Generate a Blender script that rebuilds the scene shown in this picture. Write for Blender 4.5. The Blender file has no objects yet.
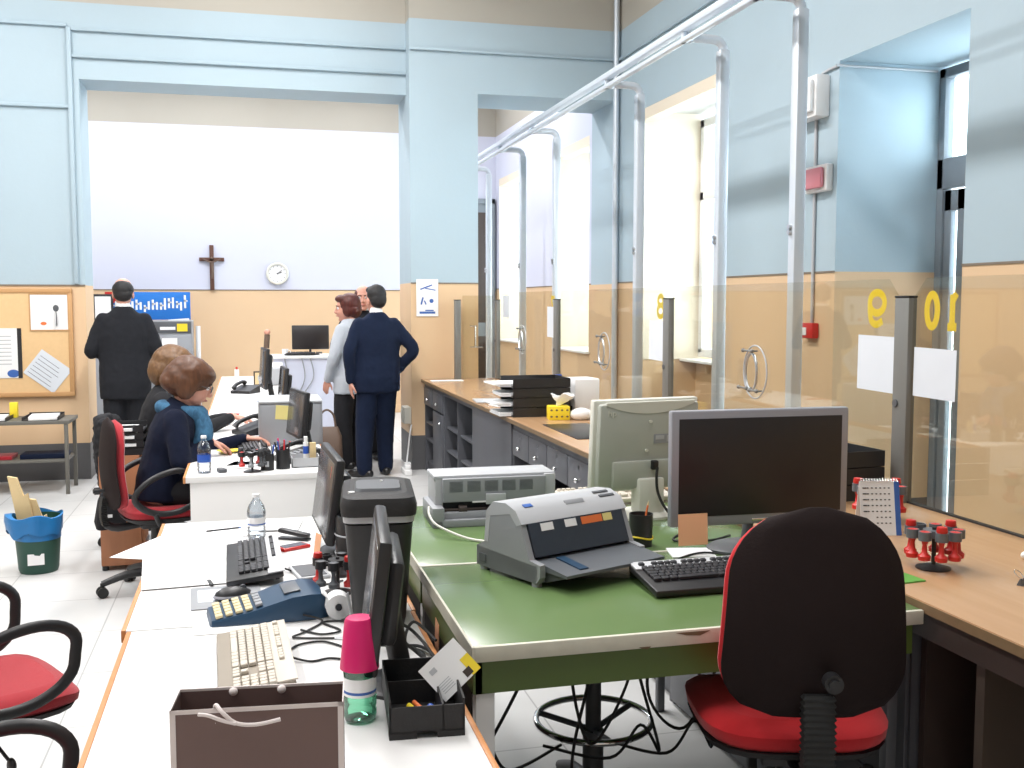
import bpy, bmesh, math, random
from mathutils import Vector, Matrix, Euler
random.seed(7)
S = bpy.context.scene
C = S.collection
PI = math.pi
R = math.radians

# ------------------------------------------------------------ materials
MATS = {}
def mat(name, col, rough=0.5, metal=0.0, var=0.04, scale=12.0, bump=0.0, spec=0.5, coat=0.0, emit=None, estr=0.0, sheen=0.0):
    if name in MATS: return MATS[name]
    m = bpy.data.materials.new(name); m.use_nodes = True
    nt = m.node_tree; b = nt.nodes['Principled BSDF']
    tc = nt.nodes.new('ShaderNodeTexCoord')
    n = nt.nodes.new('ShaderNodeTexNoise'); n.inputs['Scale'].default_value = scale; n.inputs['Detail'].default_value = 3
    nt.links.new(tc.outputs['Object'], n.inputs['Vector'])
    r = nt.nodes.new('ShaderNodeMapRange')
    r.inputs['To Min'].default_value = 1 - var; r.inputs['To Max'].default_value = 1 + var
    nt.links.new(n.outputs['Fac'], r.inputs['Value'])
    mx = nt.nodes.new('ShaderNodeVectorMath'); mx.operation = 'SCALE'
    mx.inputs[0].default_value = col
    nt.links.new(r.outputs['Result'], mx.inputs['Scale'])
    nt.links.new(mx.outputs['Vector'], b.inputs['Base Color'])
    b.inputs['Roughness'].default_value = rough; b.inputs['Metallic'].default_value = metal
    b.inputs['Specular IOR Level'].default_value = spec
    b.inputs['Coat Weight'].default_value = coat
    b.inputs['Sheen Weight'].default_value = sheen
    if bump:
        bp = nt.nodes.new('ShaderNodeBump'); bp.inputs['Strength'].default_value = bump; bp.inputs['Distance'].default_value = 0.004
        n2 = nt.nodes.new('ShaderNodeTexNoise'); n2.inputs['Scale'].default_value = scale * 14
        nt.links.new(tc.outputs['Object'], n2.inputs['Vector'])
        nt.links.new(n2.outputs['Fac'], bp.inputs['Height']); nt.links.new(bp.outputs['Normal'], b.inputs['Normal'])
    if emit:
        b.inputs['Emission Color'].default_value = (*emit, 1); b.inputs['Emission Strength'].default_value = estr
    MATS[name] = m
    return m

def clear_mat(name, tint, gloss=0.12, rough=0.02):
    m = bpy.data.materials.new(name); m.use_nodes = True
    nt = m.node_tree; nt.nodes.clear()
    o = nt.nodes.new('ShaderNodeOutputMaterial'); t = nt.nodes.new('ShaderNodeBsdfTransparent'); g = nt.nodes.new('ShaderNodeBsdfGlossy')
    mx = nt.nodes.new('ShaderNodeMixShader'); lw = nt.nodes.new('ShaderNodeLayerWeight'); mr = nt.nodes.new('ShaderNodeMapRange')
    t.inputs['Color'].default_value = (*tint, 1); g.inputs['Roughness'].default_value = rough
    lw.inputs['Blend'].default_value = 0.25
    mr.inputs['To Min'].default_value = gloss * 0.4; mr.inputs['To Max'].default_value = min(1, gloss * 4)
    nt.links.new(lw.outputs['Fresnel'], mr.inputs['Value']); nt.links.new(mr.outputs['Result'], mx.inputs['Fac'])
    nt.links.new(t.outputs[0], mx.inputs[1]); nt.links.new(g.outputs[0], mx.inputs[2]); nt.links.new(mx.outputs[0], o.inputs['Surface'])
    MATS[name] = m
    return m

def floor_mat():
    m = bpy.data.materials.new('floor_tiles'); m.use_nodes = True
    nt = m.node_tree; b = nt.nodes['Principled BSDF']
    tc = nt.nodes.new('ShaderNodeTexCoord'); mp = nt.nodes.new('ShaderNodeMapping')
    mp.inputs['Location'].default_value = (0.12, 0.1, 0)
    br = nt.nodes.new('ShaderNodeTexBrick'); br.offset = 0; br.inputs['Scale'].default_value = 1
    br.inputs['Brick Width'].default_value = 0.6; br.inputs['Row Height'].default_value = 0.6
    br.inputs['Mortar Size'].default_value = 0.004; br.inputs['Mortar Smooth'].default_value = 0.3
    br.inputs['Color1'].default_value = (0.60, 0.60, 0.595, 1); br.inputs['Color2'].default_value = (0.57, 0.57, 0.565, 1)
    br.inputs['Mortar'].default_value = (0.36, 0.36, 0.36, 1)
    n = nt.nodes.new('ShaderNodeTexNoise'); n.inputs['Scale'].default_value = 1.6; n.inputs['Detail'].default_value = 6
    mx = nt.nodes.new('ShaderNodeMix'); mx.data_type = 'RGBA'; mx.blend_type = 'MULTIPLY'; mx.inputs['Factor'].default_value = 0.35
    nt.links.new(tc.outputs['Object'], mp.inputs['Vector']); nt.links.new(mp.outputs[0], br.inputs['Vector'])
    nt.links.new(mp.outputs[0], n.inputs['Vector'])
    nt.links.new(br.outputs['Color'], mx.inputs['A']); nt.links.new(n.outputs['Fac'], mx.inputs['B'])
    mr = nt.nodes.new('ShaderNodeVectorMath'); mr.operation = 'SCALE'; mr.inputs['Scale'].default_value = 1.2
    nt.links.new(mx.outputs['Result'], mr.inputs[0]); nt.links.new(mr.outputs[0], b.inputs['Base Color'])
    b.inputs['Roughness'].default_value = 0.38
    return m

def wood_mat(name, c1, c2, rough=0.35, scale=(1.5, 14, 14)):
    m = bpy.data.materials.new(name); m.use_nodes = True
    nt = m.node_tree; b = nt.nodes['Principled BSDF']
    tc = nt.nodes.new('ShaderNodeTexCoord'); mp = nt.nodes.new('ShaderNodeMapping'); mp.inputs['Scale'].default_value = scale
    n = nt.nodes.new('ShaderNodeTexNoise'); n.inputs['Scale'].default_value = 2.0; n.inputs['Detail'].default_value = 7; n.inputs['Distortion'].default_value = 0.6
    cr = nt.nodes.new('ShaderNodeMix'); cr.data_type = 'RGBA'; cr.inputs['A'].default_value = (*c1, 1); cr.inputs['B'].default_value = (*c2, 1)
    nt.links.new(tc.outputs['Object'], mp.inputs['Vector']); nt.links.new(mp.outputs[0], n.inputs['Vector'])
    nt.links.new(n.outputs['Fac'], cr.inputs['Factor']); nt.links.new(cr.outputs['Result'], b.inputs['Base Color'])
    b.inputs['Roughness'].default_value = rough
    MATS[name] = m
    return m

M = dict(
    blue=mat("pale_blue_paint", (0.385, 0.485, 0.545), 0.75, var=0.03, scale=2.0, bump=0.15),
    tan=mat("ochre_paint", (0.70, 0.49, 0.30), 0.6, var=0.03, scale=2.0, bump=0.1),
    lav=mat('lavender_white_paint', (0.60, 0.62, 0.73), 0.8, var=0.02, scale=2.0),
    beige=mat('grey_beige_paint', (0.42, 0.395, 0.345), 0.8, var=0.03, scale=2.0),
    cream=mat('cream_paint', (0.78, 0.69, 0.56), 0.7, var=0.03, scale=2.0),
    base=mat('dark_skirting', (0.10, 0.10, 0.105), 0.5),
    ceil=mat('ceiling_paint', (0.62, 0.61, 0.58), 0.9),
    floor=floor_mat(),
    line=mat('thin_dark_line', (0.20, 0.16, 0.12), 0.7),  # thin dark brown strip along the top of the ochre paint
    bluetrim=mat('blue_trim_paint', (0.365, 0.465, 0.53), 0.7, var=0.02),
    white=mat('white_laminate', (0.80, 0.79, 0.78), 0.35, var=0.015, scale=3),
    whitep=mat('white_paper', (0.82, 0.82, 0.82), 0.8, var=0.01),
    paperb=mat('bluish_paper', (0.66, 0.70, 0.76), 0.8, var=0.02),
    edge=wood_mat('orange_beech_edge', (0.55, 0.22, 0.07), (0.66, 0.30, 0.12), 0.45),
    counter=wood_mat('oak_counter', (0.42, 0.245, 0.125), (0.53, 0.33, 0.185), 0.22, (14, 1.2, 14)),
    cedge=wood_mat('dark_oak_edge', (0.14, 0.09, 0.045), (0.19, 0.12, 0.06), 0.5),
    cab=mat('grey_blue_cabinet', (0.085, 0.088, 0.10), 0.42, var=0.08, scale=5),
    cabd=mat('dark_cabinet_inside', (0.02, 0.02, 0.025), 0.7),
    brownm=mat('medium_brown_panel', (0.085, 0.062, 0.047), 0.5), brown=mat('dark_brown_panel', (0.045, 0.030, 0.025), 0.5, var=0.08),
    green=mat('green_laminate', (0.125, 0.20, 0.075), 0.22, var=0.06, scale=6),
    greend=mat('green_fascia', (0.085, 0.14, 0.025), 0.4, var=0.06, scale=6),
    chip=mat('worn_white_edge', (0.62, 0.60, 0.50), 0.55, var=0.12, scale=25),
    chipb=mat('bare_chipboard', (0.16, 0.11, 0.06), 0.8, var=0.2),
    red=mat('red_fabric', (0.36, 0.012, 0.022), 0.9, var=0.08, scale=40, bump=0.3, sheen=0.2),
    brightred=mat('bright_red_fabric', (0.60, 0.008, 0.015), 0.85, var=0.08, scale=40, bump=0.3, sheen=0.2),
    black=mat('black_plastic', (0.018, 0.018, 0.02), 0.42, var=0.1),
    blackm=mat('matt_black_plastic', (0.018, 0.017, 0.018), 0.65, var=0.1, bump=0.2),
    chairb=mat('chair_shell', (0.017, 0.010, 0.010), 0.75, var=0.1, bump=0.2, spec=0.2),
    screen=mat('black_screen', (0.008, 0.007, 0.008), 0.14, var=0.02),
    screenm=mat('matt_screen', (0.020, 0.016, 0.017), 0.35, var=0.02),
    gloss=mat('glossy_grey_screen', (0.07, 0.07, 0.075), 0.22, var=0.05),
    silver=mat('silver_plastic', (0.34, 0.34, 0.38), 0.35, metal=0.2), keyp=mat('pale_silver_plastic', (0.55, 0.56, 0.58), 0.4), keywb=mat('key_gap_beige', (0.30, 0.26, 0.21), 0.6),
    grey=mat('grey_plastic', (0.30, 0.31, 0.33), 0.5),
    greyl=mat('light_grey_plastic', (0.46, 0.47, 0.49), 0.45),
    greyd=mat('dark_grey_plastic', (0.09, 0.095, 0.105), 0.5),
    putty=mat('putty_plastic', (0.43, 0.44, 0.39), 0.5),
    puttyl=mat('pale_putty_plastic', (0.68, 0.67, 0.60), 0.5),
    smoke=mat('smoked_cover', (0.022, 0.025, 0.04), 0.12, coat=0.3),
    steel=mat('brushed_steel', (0.55, 0.56, 0.58), 0.3, metal=1.0),
    chrome=mat('chrome', (0.75, 0.75, 0.75), 0.12, metal=1.0),
    alu=mat('pale_aluminium', (0.62, 0.67, 0.73), 0.38, metal=0.35),
    post=mat('grey_post', (0.20, 0.20, 0.19), 0.5, metal=0.3),
    navy=mat('navy_wool', (0.008, 0.014, 0.036), 0.95, var=0.15, scale=20, bump=0.3, sheen=0.02, spec=0.2),
    navyc=mat('navy_knit', (0.006, 0.009, 0.024), 0.95, var=0.15, scale=30, bump=0.4, sheen=0.02, spec=0.2),
    charc=mat('charcoal_wool', (0.016, 0.017, 0.021), 0.95, var=0.15, scale=20, bump=0.3, sheen=0.02, spec=0.2),
    coat=mat('black_coat', (0.009, 0.009, 0.012), 0.9, var=0.2, scale=15, bump=0.3),
    wjack=mat('white_cotton', (0.46, 0.49, 0.54), 0.85, var=0.05, bump=0.2),
    scarf=wood_mat('blue_scarf', (0.0, 0.015, 0.06), (0.09, 0.27, 0.45), 0.9, (22, 22, 14)),
    skin=mat('skin', (0.62, 0.30, 0.22), 0.5, var=0.06, scale=10),
    hairb=wood_mat('auburn_hair', (0.03, 0.008, 0.003), (0.15, 0.055, 0.018), 0.5, (45, 30, 6)),
    hairl=wood_mat('light_brown_hair', (0.05, 0.02, 0.007), (0.24, 0.12, 0.045), 0.5, (40, 30, 12)),
    hairr=wood_mat('dark_red_hair', (0.02, 0.003, 0.002), (0.13, 0.022, 0.014), 0.5, (45, 30, 6)),
    hairk=mat('black_hair', (0.010, 0.009, 0.010), 0.6, var=0.3, scale=26, bump=0.5),
    shoe=mat('black_leather', (0.012, 0.012, 0.013), 0.35),
    eye=mat('eye_dark', (0.03, 0.02, 0.015), 0.2),
    lips=mat('lips', (0.50, 0.16, 0.13), 0.5),
    bag=mat('brown_paper_bag', (0.155, 0.095, 0.085), 0.6, var=0.05),
    bagw=mat('bag_white_trim', (0.72, 0.64, 0.62), 0.6),
    pink=mat('magenta_plastic', (0.62, 0.01, 0.13), 0.35),
    postit=mat('orange_sticky_note', (1.0, 0.52, 0.30), 0.8),
    posty=mat('yellow_sticky_note', (0.75, 0.65, 0.25), 0.8),
    orange=mat('orange_plastic', (0.75, 0.17, 0.04), 0.5),
    yellow=mat('yellow_plastic', (0.85, 0.65, 0.03), 0.5),
    redp=mat('red_plastic', (0.60, 0.025, 0.02), 0.35),
    bluep=mat('blue_plastic', (0.02, 0.09, 0.45), 0.4),
    teal=mat('petrol_plastic', (0.018, 0.055, 0.11), 0.38),
    keyc=mat('cream_keys', (0.70, 0.60, 0.36), 0.5),
    keyw=mat('ivory_plastic', (0.60, 0.55, 0.47), 0.5),
    keyb=mat('black_keys', (0.03, 0.03, 0.035), 0.45),
    bing=mat('dark_green_plastic', (0.012, 0.065, 0.045), 0.5),
    binb=mat('blue_bin_liner', (0.01, 0.16, 0.42), 0.35, var=0.15, bump=0.3),
    card=mat('cardboard', (0.72, 0.55, 0.30), 0.85, var=0.08),
    wood=wood_mat('reddish_wood', (0.36, 0.14, 0.065), (0.44, 0.19, 0.09), 0.5, (14, 14, 1.5)),
    cork=mat('cork', (0.74, 0.50, 0.26), 0.85, var=0.06, scale=30, bump=0.2),
    corkf=wood_mat('board_frame', (0.50, 0.27, 0.11), (0.56, 0.32, 0.14), 0.55),
    crossw=wood_mat('cross_wood', (0.085, 0.03, 0.02), (0.11, 0.045, 0.03), 0.6),
    ylw=mat('yellow_vinyl', (0.95, 0.72, 0.02), 0.6),
    dgrey=mat('grey_door_paint', (0.19, 0.22, 0.25), 0.5),
    txt=mat('black_ink', (0.02, 0.02, 0.02), 0.7),
    ink=mat('blue_ink', (0.04, 0.12, 0.40), 0.7),
    postb=mat('poster_blue', (0.01, 0.16, 0.55), 0.5),
    bagbr=mat('brown_leather', (0.14, 0.09, 0.065), 0.55, var=0.1),
    rack=mat('dark_grey_rack', (0.12, 0.13, 0.145), 0.4),
    fshelf=mat('steel_table_paint', (0.12, 0.115, 0.10), 0.5),
    rubber=mat('black_rubber', (0.012, 0.012, 0.012), 0.6),
)
M['glass'] = clear_mat('counter_glass', (0.925, 0.92, 0.88), 0.04)
M['wglass'] = clear_mat('window_glass', (0.97, 0.99, 1.0), 0.10)
M['pet'] = clear_mat('clear_bottle', (0.86, 0.90, 0.94), 0.22, 0.08)
M['petg'] = clear_mat('green_bottle', (0.42, 0.80, 0.62), 0.22, 0.08)
M['specs'] = clear_mat('spectacle_lens', (0.9, 0.9, 0.92), 0.2)

# ------------------------------------------------------------ mesh builder
class B:
    def __init__(s, *mats):
        s.bm = bmesh.new(); s.mats = [M[m] if isinstance(m, str) else m for m in mats]; s.smooth = False
    def _add(s, verts, mi, T=None, smooth=False):
        fs = set()
        for v in verts:
            if T is not None: v.co = T @ v.co
            for f in v.link_faces: fs.add(f)
        for f in fs: f.material_index = mi; f.smooth = smooth
    def box(s, c, d, rot=(0, 0, 0), bev=0.0, mi=0, seg=2):
        r = bmesh.ops.create_cube(s.bm, size=1.0)
        vs = r['verts']
        for v in vs: v.co = Vector((v.co.x * d[0], v.co.y * d[1], v.co.z * d[2]))
        if bev > 0:
            es = list({e for v in vs for e in v.link_edges})
            o = bmesh.ops.bevel(s.bm, geom=vs + es, offset=min(bev, min(d) * 0.49), segments=seg, affect='EDGES', profile=0.5)
            vs = o['verts']
            allv = set(vs)
            for f in o['faces']:
                for v in f.verts: allv.add(v)
            # collect the connected island
            st = list(allv)
            seen = set(st)
            while st:
                v = st.pop()
                for e in v.link_edges:
                    w = e.other_vert(v)
                    if w not in seen: seen.add(w); st.append(w)
            vs = list(seen)
        T = Matrix.Translation(c) @ Euler(rot).to_matrix().to_4x4()
        s._add(vs, mi, T, bev > 0)
        return s
    def bx(s, x0, x1, y0, y1, z0, z1, bev=0.0, mi=0):
        return s.box(((x0 + x1) / 2, (y0 + y1) / 2, (z0 + z1) / 2), (abs(x1 - x0), abs(y1 - y0), abs(z1 - z0)), bev=bev, mi=mi)
    def cyl(s, p0, p1, r0, r1=None, seg=20, mi=0, smooth=True):
        p0 = Vector(p0); p1 = Vector(p1); r1 = r0 if r1 is None else r1
        d = p1 - p0
        r = bmesh.ops.create_cone(s.bm, cap_ends=True, segments=seg, radius1=r0, radius2=max(r1, 1e-4), depth=d.length)
        T = Matrix.Translation((p0 + p1) / 2) @ d.to_track_quat('Z', 'Y').to_matrix().to_4x4()
        s._add(r['verts'], mi, T, smooth)
        return s
    def sph(s, c, r, rot=(0, 0, 0), mi=0, u=16, v=10):
        q = bmesh.ops.create_uvsphere(s.bm, u_segments=u, v_segments=v, radius=1)
        rr = (r, r, r) if not hasattr(r, '__len__') else r
        T = Matrix.Translation(c) @ Euler(rot).to_matrix().to_4x4() @ Matrix.Diagonal((*rr, 1))
        s._add(q['verts'], mi, T, True)
        return s
    def rings(s, rs, mi=0, close=False, smooth=True):
        n = len(rs[0]); V = [[s.bm.verts.new(p) for p in r] for r in rs]
        m = len(V)
        for i in range(m if close else m - 1):
            a, b = V[i], V[(i + 1) % m]
            for j in range(n):
                f = s.bm.faces.new((a[j], a[(j + 1) % n], b[(j + 1) % n], b[j])); f.material_index = mi; f.smooth = smooth
        if not close:
            f = s.bm.faces.new(list(reversed(V[0]))); f.material_index = mi
            f = s.bm.faces.new(V[-1]); f.material_index = mi
        return s
    def tube(s, pts, r, seg=10, mi=0, close=False, sub=6, flat=1.0):
        P = [Vector(p) for p in pts]; n = len(P)
        rad = r if hasattr(r, '__len__') else [r] * n
        if sub > 1:
            Q = []; RR = []
            rng = n if close else n - 1
            for i in range(rng):
                if close: p0, p1, p2, p3 = P[(i - 1) % n], P[i], P[(i + 1) % n], P[(i + 2) % n]
                else: p0, p1, p2, p3 = P[max(i - 1, 0)], P[i], P[i + 1], P[min(i + 2, n - 1)]
                for k in range(sub):
                    t = k / sub
                    Q.append(0.5 * ((2 * p1) + (-p0 + p2) * t + (2 * p0 - 5 * p1 + 4 * p2 - p3) * t * t + (-p0 + 3 * p1 - 3 * p2 + p3) * t ** 3))
                    RR.append(rad[i] * (1 - t) + rad[(i + 1) % n] * t)
            if not close: Q.append(P[-1]); RR.append(rad[-1])
            P, rad = Q, RR
        n = len(P)
        T = []
        for i in range(n):
            a = P[(i - 1) % n] if close or i > 0 else P[0]
            b = P[(i + 1) % n] if close or i < n - 1 else P[-1]
            d = (b - a)
            T.append(d.normalized() if d.length > 1e-9 else Vector((0, 0, 1)))
        up = Vector((0, 0, 1)) if abs(T[0].z) < 0.9 else Vector((1, 0, 0))
        side = T[0].cross(up).normalized()
        rs = []
        for i in range(n):
            side = (side - T[i] * side.dot(T[i]))
            side = side.normalized() if side.length > 1e-6 else T[i].orthogonal().normalized()
            w = T[i].cross(side)
            rs.append([P[i] + (side * math.cos(a) + w * math.sin(a) * flat) * rad[i] for a in [2 * PI * k / seg for k in range(seg)]])
        return s.rings(rs, mi, close)
    def lathe(s, prof, c=(0, 0, 0), seg=28, mi=0, mis=None, sx=1, sy=1):
        c = Vector(c); V = []
        for (r, z) in prof:
            V.append([s.bm.verts.new(c + Vector((r * sx * math.cos(2 * PI * k / seg), r * sy * math.sin(2 * PI * k / seg), z))) for k in range(seg)])
        for i in range(len(V) - 1):
            for j in range(seg):
                f = s.bm.faces.new((V[i][j], V[i][(j + 1) % seg], V[i + 1][(j + 1) % seg], V[i + 1][j]))
                f.material_index = mis[i] if mis else mi; f.smooth = True
        return s
    def prism(s, poly, v, T=None, mi=0, smooth=False):
        """poly: 3-D points; v: extrusion vector"""
        v = Vector(v)
        a = [Vector(p) for p in poly]; b = [p + v for p in a]
        if T is not None: a = [T @ p for p in a]; b = [T @ p for p in b]
        A = [s.bm.verts.new(p) for p in a]; Bv = [s.bm.verts.new(p) for p in b]; n = len(A)
        fs = [s.bm.faces.new(list(reversed(A))), s.bm.faces.new(Bv)]
        for j in range(n): 
            f = s.bm.faces.new((A[j], A[(j + 1) % n], Bv[(j + 1) % n], Bv[j])); fs.append(f); f.smooth = smooth
        for f in fs: f.material_index = mi
        return s
    def obj(s, name, parent=None, label=None):
        bmesh.ops.recalc_face_normals(s.bm, faces=s.bm.faces)
        for e in s.bm.edges:
            if len(e.link_faces) == 2 and e.calc_face_angle(0) > 0.75: e.smooth = False
        me = bpy.data.meshes.new(name); s.bm.to_mesh(me); s.bm.free()
        for m in s.mats: me.materials.append(m)
        o = bpy.data.objects.new(name, me); C.objects.link(o)
        if parent is not None: o.parent = parent
        if label: o['label'] = label
        return o

def thing(name, label, cat, loc=(0, 0, 0), rotz=0, group=None, rot=None):
    o = bpy.data.objects.new(name, None); C.objects.link(o); o.empty_display_size = 0.1
    o.location = loc; o.rotation_euler = rot if rot else (0, 0, rotz)
    o['label'] = label; o['category'] = cat
    if group: o['group'] = group
    return o
def tag(o, label, cat, group=None, loc=None, rotz=None):
    o['label'] = label; o['category'] = cat
    if group: o['group'] = group
    if loc is not None: o.location = loc
    if rotz is not None: o.rotation_euler[2] = rotz
    return o
def struct(b, name, parent=None):
    o = b.obj(name, parent)
    if parent is None: o['kind'] = 'structure'
    return o
def dup(root, label=None, group=None, loc=None, rotz=None):
    r = root.copy(); C.objects.link(r)
    if label: r['label'] = label
    if group: r['group'] = group
    if loc is not None: r.location = loc
    if rotz is not None: r.rotation_euler[2] = rotz
    for ch in list(root.children):
        c = ch.copy(); C.objects.link(c); c.parent = r
        for g in list(ch.children):
            d = g.copy(); C.objects.link(d); d.parent = c
    return r
def text(name, s, size, m, parent, loc, rot, ext=0.0006, label=None, bold=0.0):
    cu = bpy.data.curves.new('t', 'FONT'); cu.body = s; cu.size = size; cu.extrude = ext; cu.offset = bold
    cu.align_x = 'CENTER'; cu.align_y = 'CENTER'
    t = bpy.data.objects.new('t', cu); C.objects.link(t)
    dg = bpy.context.evaluated_depsgraph_get()
    me = bpy.data.meshes.new_from_object(t.evaluated_get(dg)); bpy.data.objects.remove(t)
    me.materials.clear(); me.materials.append(M[m])
    o = bpy.data.objects.new(name, me); C.objects.link(o)
    o.location = loc; o.rotation_euler = rot
    if parent: o.parent = parent
    if label: o['label'] = label
    return o

# ------------------------------------------------------------ room shell
XW = 3.566; YP = 10.0; YB = 15.0; ZC = 5.5
def wallbox(b, x0, x1, y0, y1, z0, z1, zt=1.78, up=1, zb=0.33, zbeige=4.22):
    """stack of boxes: 0 skirting, 1 upper paint, 2 ochre, 3 beige"""
    for a, c, mi in ((0, zb, 0), (zb, zt, 2), (zt, zbeige, up), (zbeige, 99, 3)):
        lo, hi = max(a, z0), min(c, z1)
        if hi > lo + 1e-4: b.bx(x0, x1, y0, y1, lo, hi, mi=mi)
    return b
WM = ('base', 'blue', 'tan', 'beige', 'cream', 'lav', 'line')
struct(B('floor').bx(-5.2, 6.5, -3.2, 15.2, -0.1, 0), 'floor')
struct(B('ceil').bx(-5.2, 6.5, -3.2, 15.2, ZC, ZC + 0.1), 'ceiling')
# partition with the wide opening
b = B(*WM)
wallbox(b, -5.0, -1.4, YP, YP + 0.5, 0, ZC, zt=1.75)
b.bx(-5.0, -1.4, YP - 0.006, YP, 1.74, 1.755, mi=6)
struct(b, 'wall_partition_left')
b = B(*WM)
wallbox(b, -1.4, 1.5, YP, YP + 0.5, 3.56, ZC)
struct(b, 'wall_partition_beam')
b = B(*WM)
wallbox(b, 1.5, 2.15, YP - 0.22, YP + 0.5, 0, ZC)
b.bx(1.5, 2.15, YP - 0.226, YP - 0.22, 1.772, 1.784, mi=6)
struct(b, 'wall_partition_pillar')
b = B(*WM)
wallbox(b, 2.15, 3.53, YP - 0.22, YP + 0.5, 3.56, ZC)
wallbox(b, 3.53, XW, YP - 0.22, YP + 0.5, 0, ZC)
struct(b, 'wall_partition_right')
# mouldings on the partition
b = B('bluetrim')
for z in (3.74, 3.97): b.bx(-1.45, 1.5, YP - 0.035, YP, z, z + 0.03, bev=0.008)
for z in (3.30, 4.0): b.bx(-5.0, -1.48, YP - 0.03, YP, z, z + 0.03, bev=0.008)
b.bx(-1.49, -1.45, YP - 0.035, YP, 1.76, 4.0, bev=0.008)
b.bx(1.5, 3.5, YP - 0.25, YP - 0.22, 3.93, 3.96, bev=0.008)
struct(b, 'trim_1')
# far room
b = B(*WM); b.mats[0] = M['tan']; wallbox(b, -5.0, XW, YB, YB + 0.15, 0, ZC, up=5, zt=1.765, zbeige=4.0)
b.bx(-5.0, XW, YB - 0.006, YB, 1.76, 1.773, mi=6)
struct(b, 'wall_back')
b = B(*WM); wallbox(b, -5.15, -5.0, -3.0, YB + 0.15, 0, ZC); struct(b, 'wall_left')
b = B(*WM); wallbox(b, -5.0, XW, -3.15, -3.0, 0, ZC); struct(b, 'wall_front')
# right wall with its openings
def rwall(y0, y1, z0=0, z1=ZC, up=1, x1=4.35):
    b = B(*WM); wallbox(b, XW, x1, y0, y1, z0, z1, up=up, zt=1.79, zbeige=4.22 if up == 1 else 4.0)
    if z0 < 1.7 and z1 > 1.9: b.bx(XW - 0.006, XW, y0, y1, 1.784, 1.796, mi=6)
    return b
struct(rwall(-3.0, 4.64), 'wall_right_near')
struct(rwall(4.64, 5.84, 3.08), 'wall_right_door_head')
struct(rwall(5.84, 7.45), 'wall_right_middle')
struct(rwall(7.45, 9.2, 3.37), 'wall_right_window_head')
struct(rwall(7.45, 9.2, 0, 0.33), 'wall_right_window_sill')
b = B(*WM); b.bx(4.15, 4.35, 7.45, 9.2, 0.33, 1.06, mi=2); struct(b, 'wall_right_window_apron')
struct(rwall(9.2, 10.5), 'wall_right_corner')
struct(rwall(10.5, 10.68, up=5), 'wall_right_far')
struct(rwall(10.68, 11.93, 3.37, up=5), 'wall_right_far_head')
struct(rwall(10.68, 11.93, 0, 1.04, up=5), 'wall_right_far_sill')
struct(rwall(11.93, 13.3, up=5), 'wall_right_far_middle')
struct(rwall(13.3, 14.8, 3.37, up=5), 'wall_right_end_head')
struct(rwall(13.3, 14.8, 0, 1.04, up=5), 'wall_right_end_sill')
struct(rwall(14.8, 15.0, up=5), 'wall_right_end')
b = B('bluetrim')
b.bx(XW - 0.03, XW, -3.0, 9.78, 3.93, 3.96, bev=0.008)
struct(b, 'trim_2')
# cream lining of each window reveal, window frame and panes
for k, (y0, y1) in enumerate(((7.45, 9.2), (10.68, 11.93), (13.3, 14.8))):
    n = k + 1
    b = B('cream', 'ceil')
    b.bx(XW + 0.002, 4.2, y1 - 0.012, y1, 1.06, 3.36)
    b.bx(XW + 0.002, 4.2, y0, y0 + 0.012, 1.06, 3.36)
    b.bx(XW + 0.14, 4.2, y0, y1, 3.355, 3.369, mi=1)
    b.bx(XW + 0.001, XW + 0.14, y0, y1, 3.27, 3.369)
    struct(b, 'trim_%d' % (n + 2))
    b = B('whitep')
    for (a, c) in ((y0 + 0.02, y0 + 0.10), (y1 - 0.10, y1 - 0.02), ((y0 + y1) / 2 - 0.06, (y0 + y1) / 2 + 0.06)): b.bx(4.16, 4.22, a, c, 1.12, 3.3, bev=0.006)
    for z in (1.08, 2.55, 3.22): b.bx(4.16, 4.22, y0 + 0.02, y1 - 0.02, z, z + 0.08, bev=0.006)
    w = struct(b, 'window_%d' % n)
    g = B('wglass'); g.bx(4.185, 4.195, y0 + 0.05, y1 - 0.05, 1.12, 3.28); g.obj('pane', w)
    h = B('steel'); h.cyl((4.15, (y0 + y1) / 2, 2.0), (4.13, (y0 + y1) / 2, 2.0), 0.012); h.bx(4.125, 4.14, (y0 + y1) / 2 - 0.01, (y0 + y1) / 2 + 0.01, 1.9, 2.02, bev=0.003); h.obj('handle', w)
    b = B('whitep'); b.bx(XW - 0.04 if k else 3.98, 4.2, y0 - 0.03 * (k > 0), y1 + 0.03 * (k > 0), 1.04, 1.065, bev=0.006); struct(b, 'windowsill_%d' % n)
# street door
b = B('dgrey')
for (a, c) in ((4.66, 4.72), (5.77, 5.83)): b.bx(4.27, 4.34, a, c, 0, 3.06, bev=0.005)
for (z, h) in ((2.31, 0.19), (3.0, 0.06)): b.bx(4.27, 4.34, 4.66, 5.83, z, z + h, bev=0.005)
d = struct(b, 'door_1')
b = B('dgrey')
for (a, c) in ((5.70, 5.765), (5.32, 5.64), (4.97, 5.10), (4.725, 4.85)): b.bx(4.285, 4.325, a, c, 0.02, 2.30, bev=0.004)
for (z, h) in ((0.02, 0.22), (2.17, 0.13)): b.bx(4.285, 4.325, 4.725, 5.765, z, z + h, bev=0.004)
b.obj('leaf', d)
b = B('wglass'); b.bx(4.30, 4.31, 4.73, 5.76, 0.15, 2.2); b.bx(4.30, 4.31, 4.70, 5.79, 2.48, 3.02); b.obj('pane', d)
b = B('steel'); b.tube([(4.285, 5.42, 1.0), (4.24, 5.42, 1.02), (4.24, 5.42, 1.28), (4.285, 5.42, 1.3)], 0.012); b.obj('handle', d)
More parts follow.
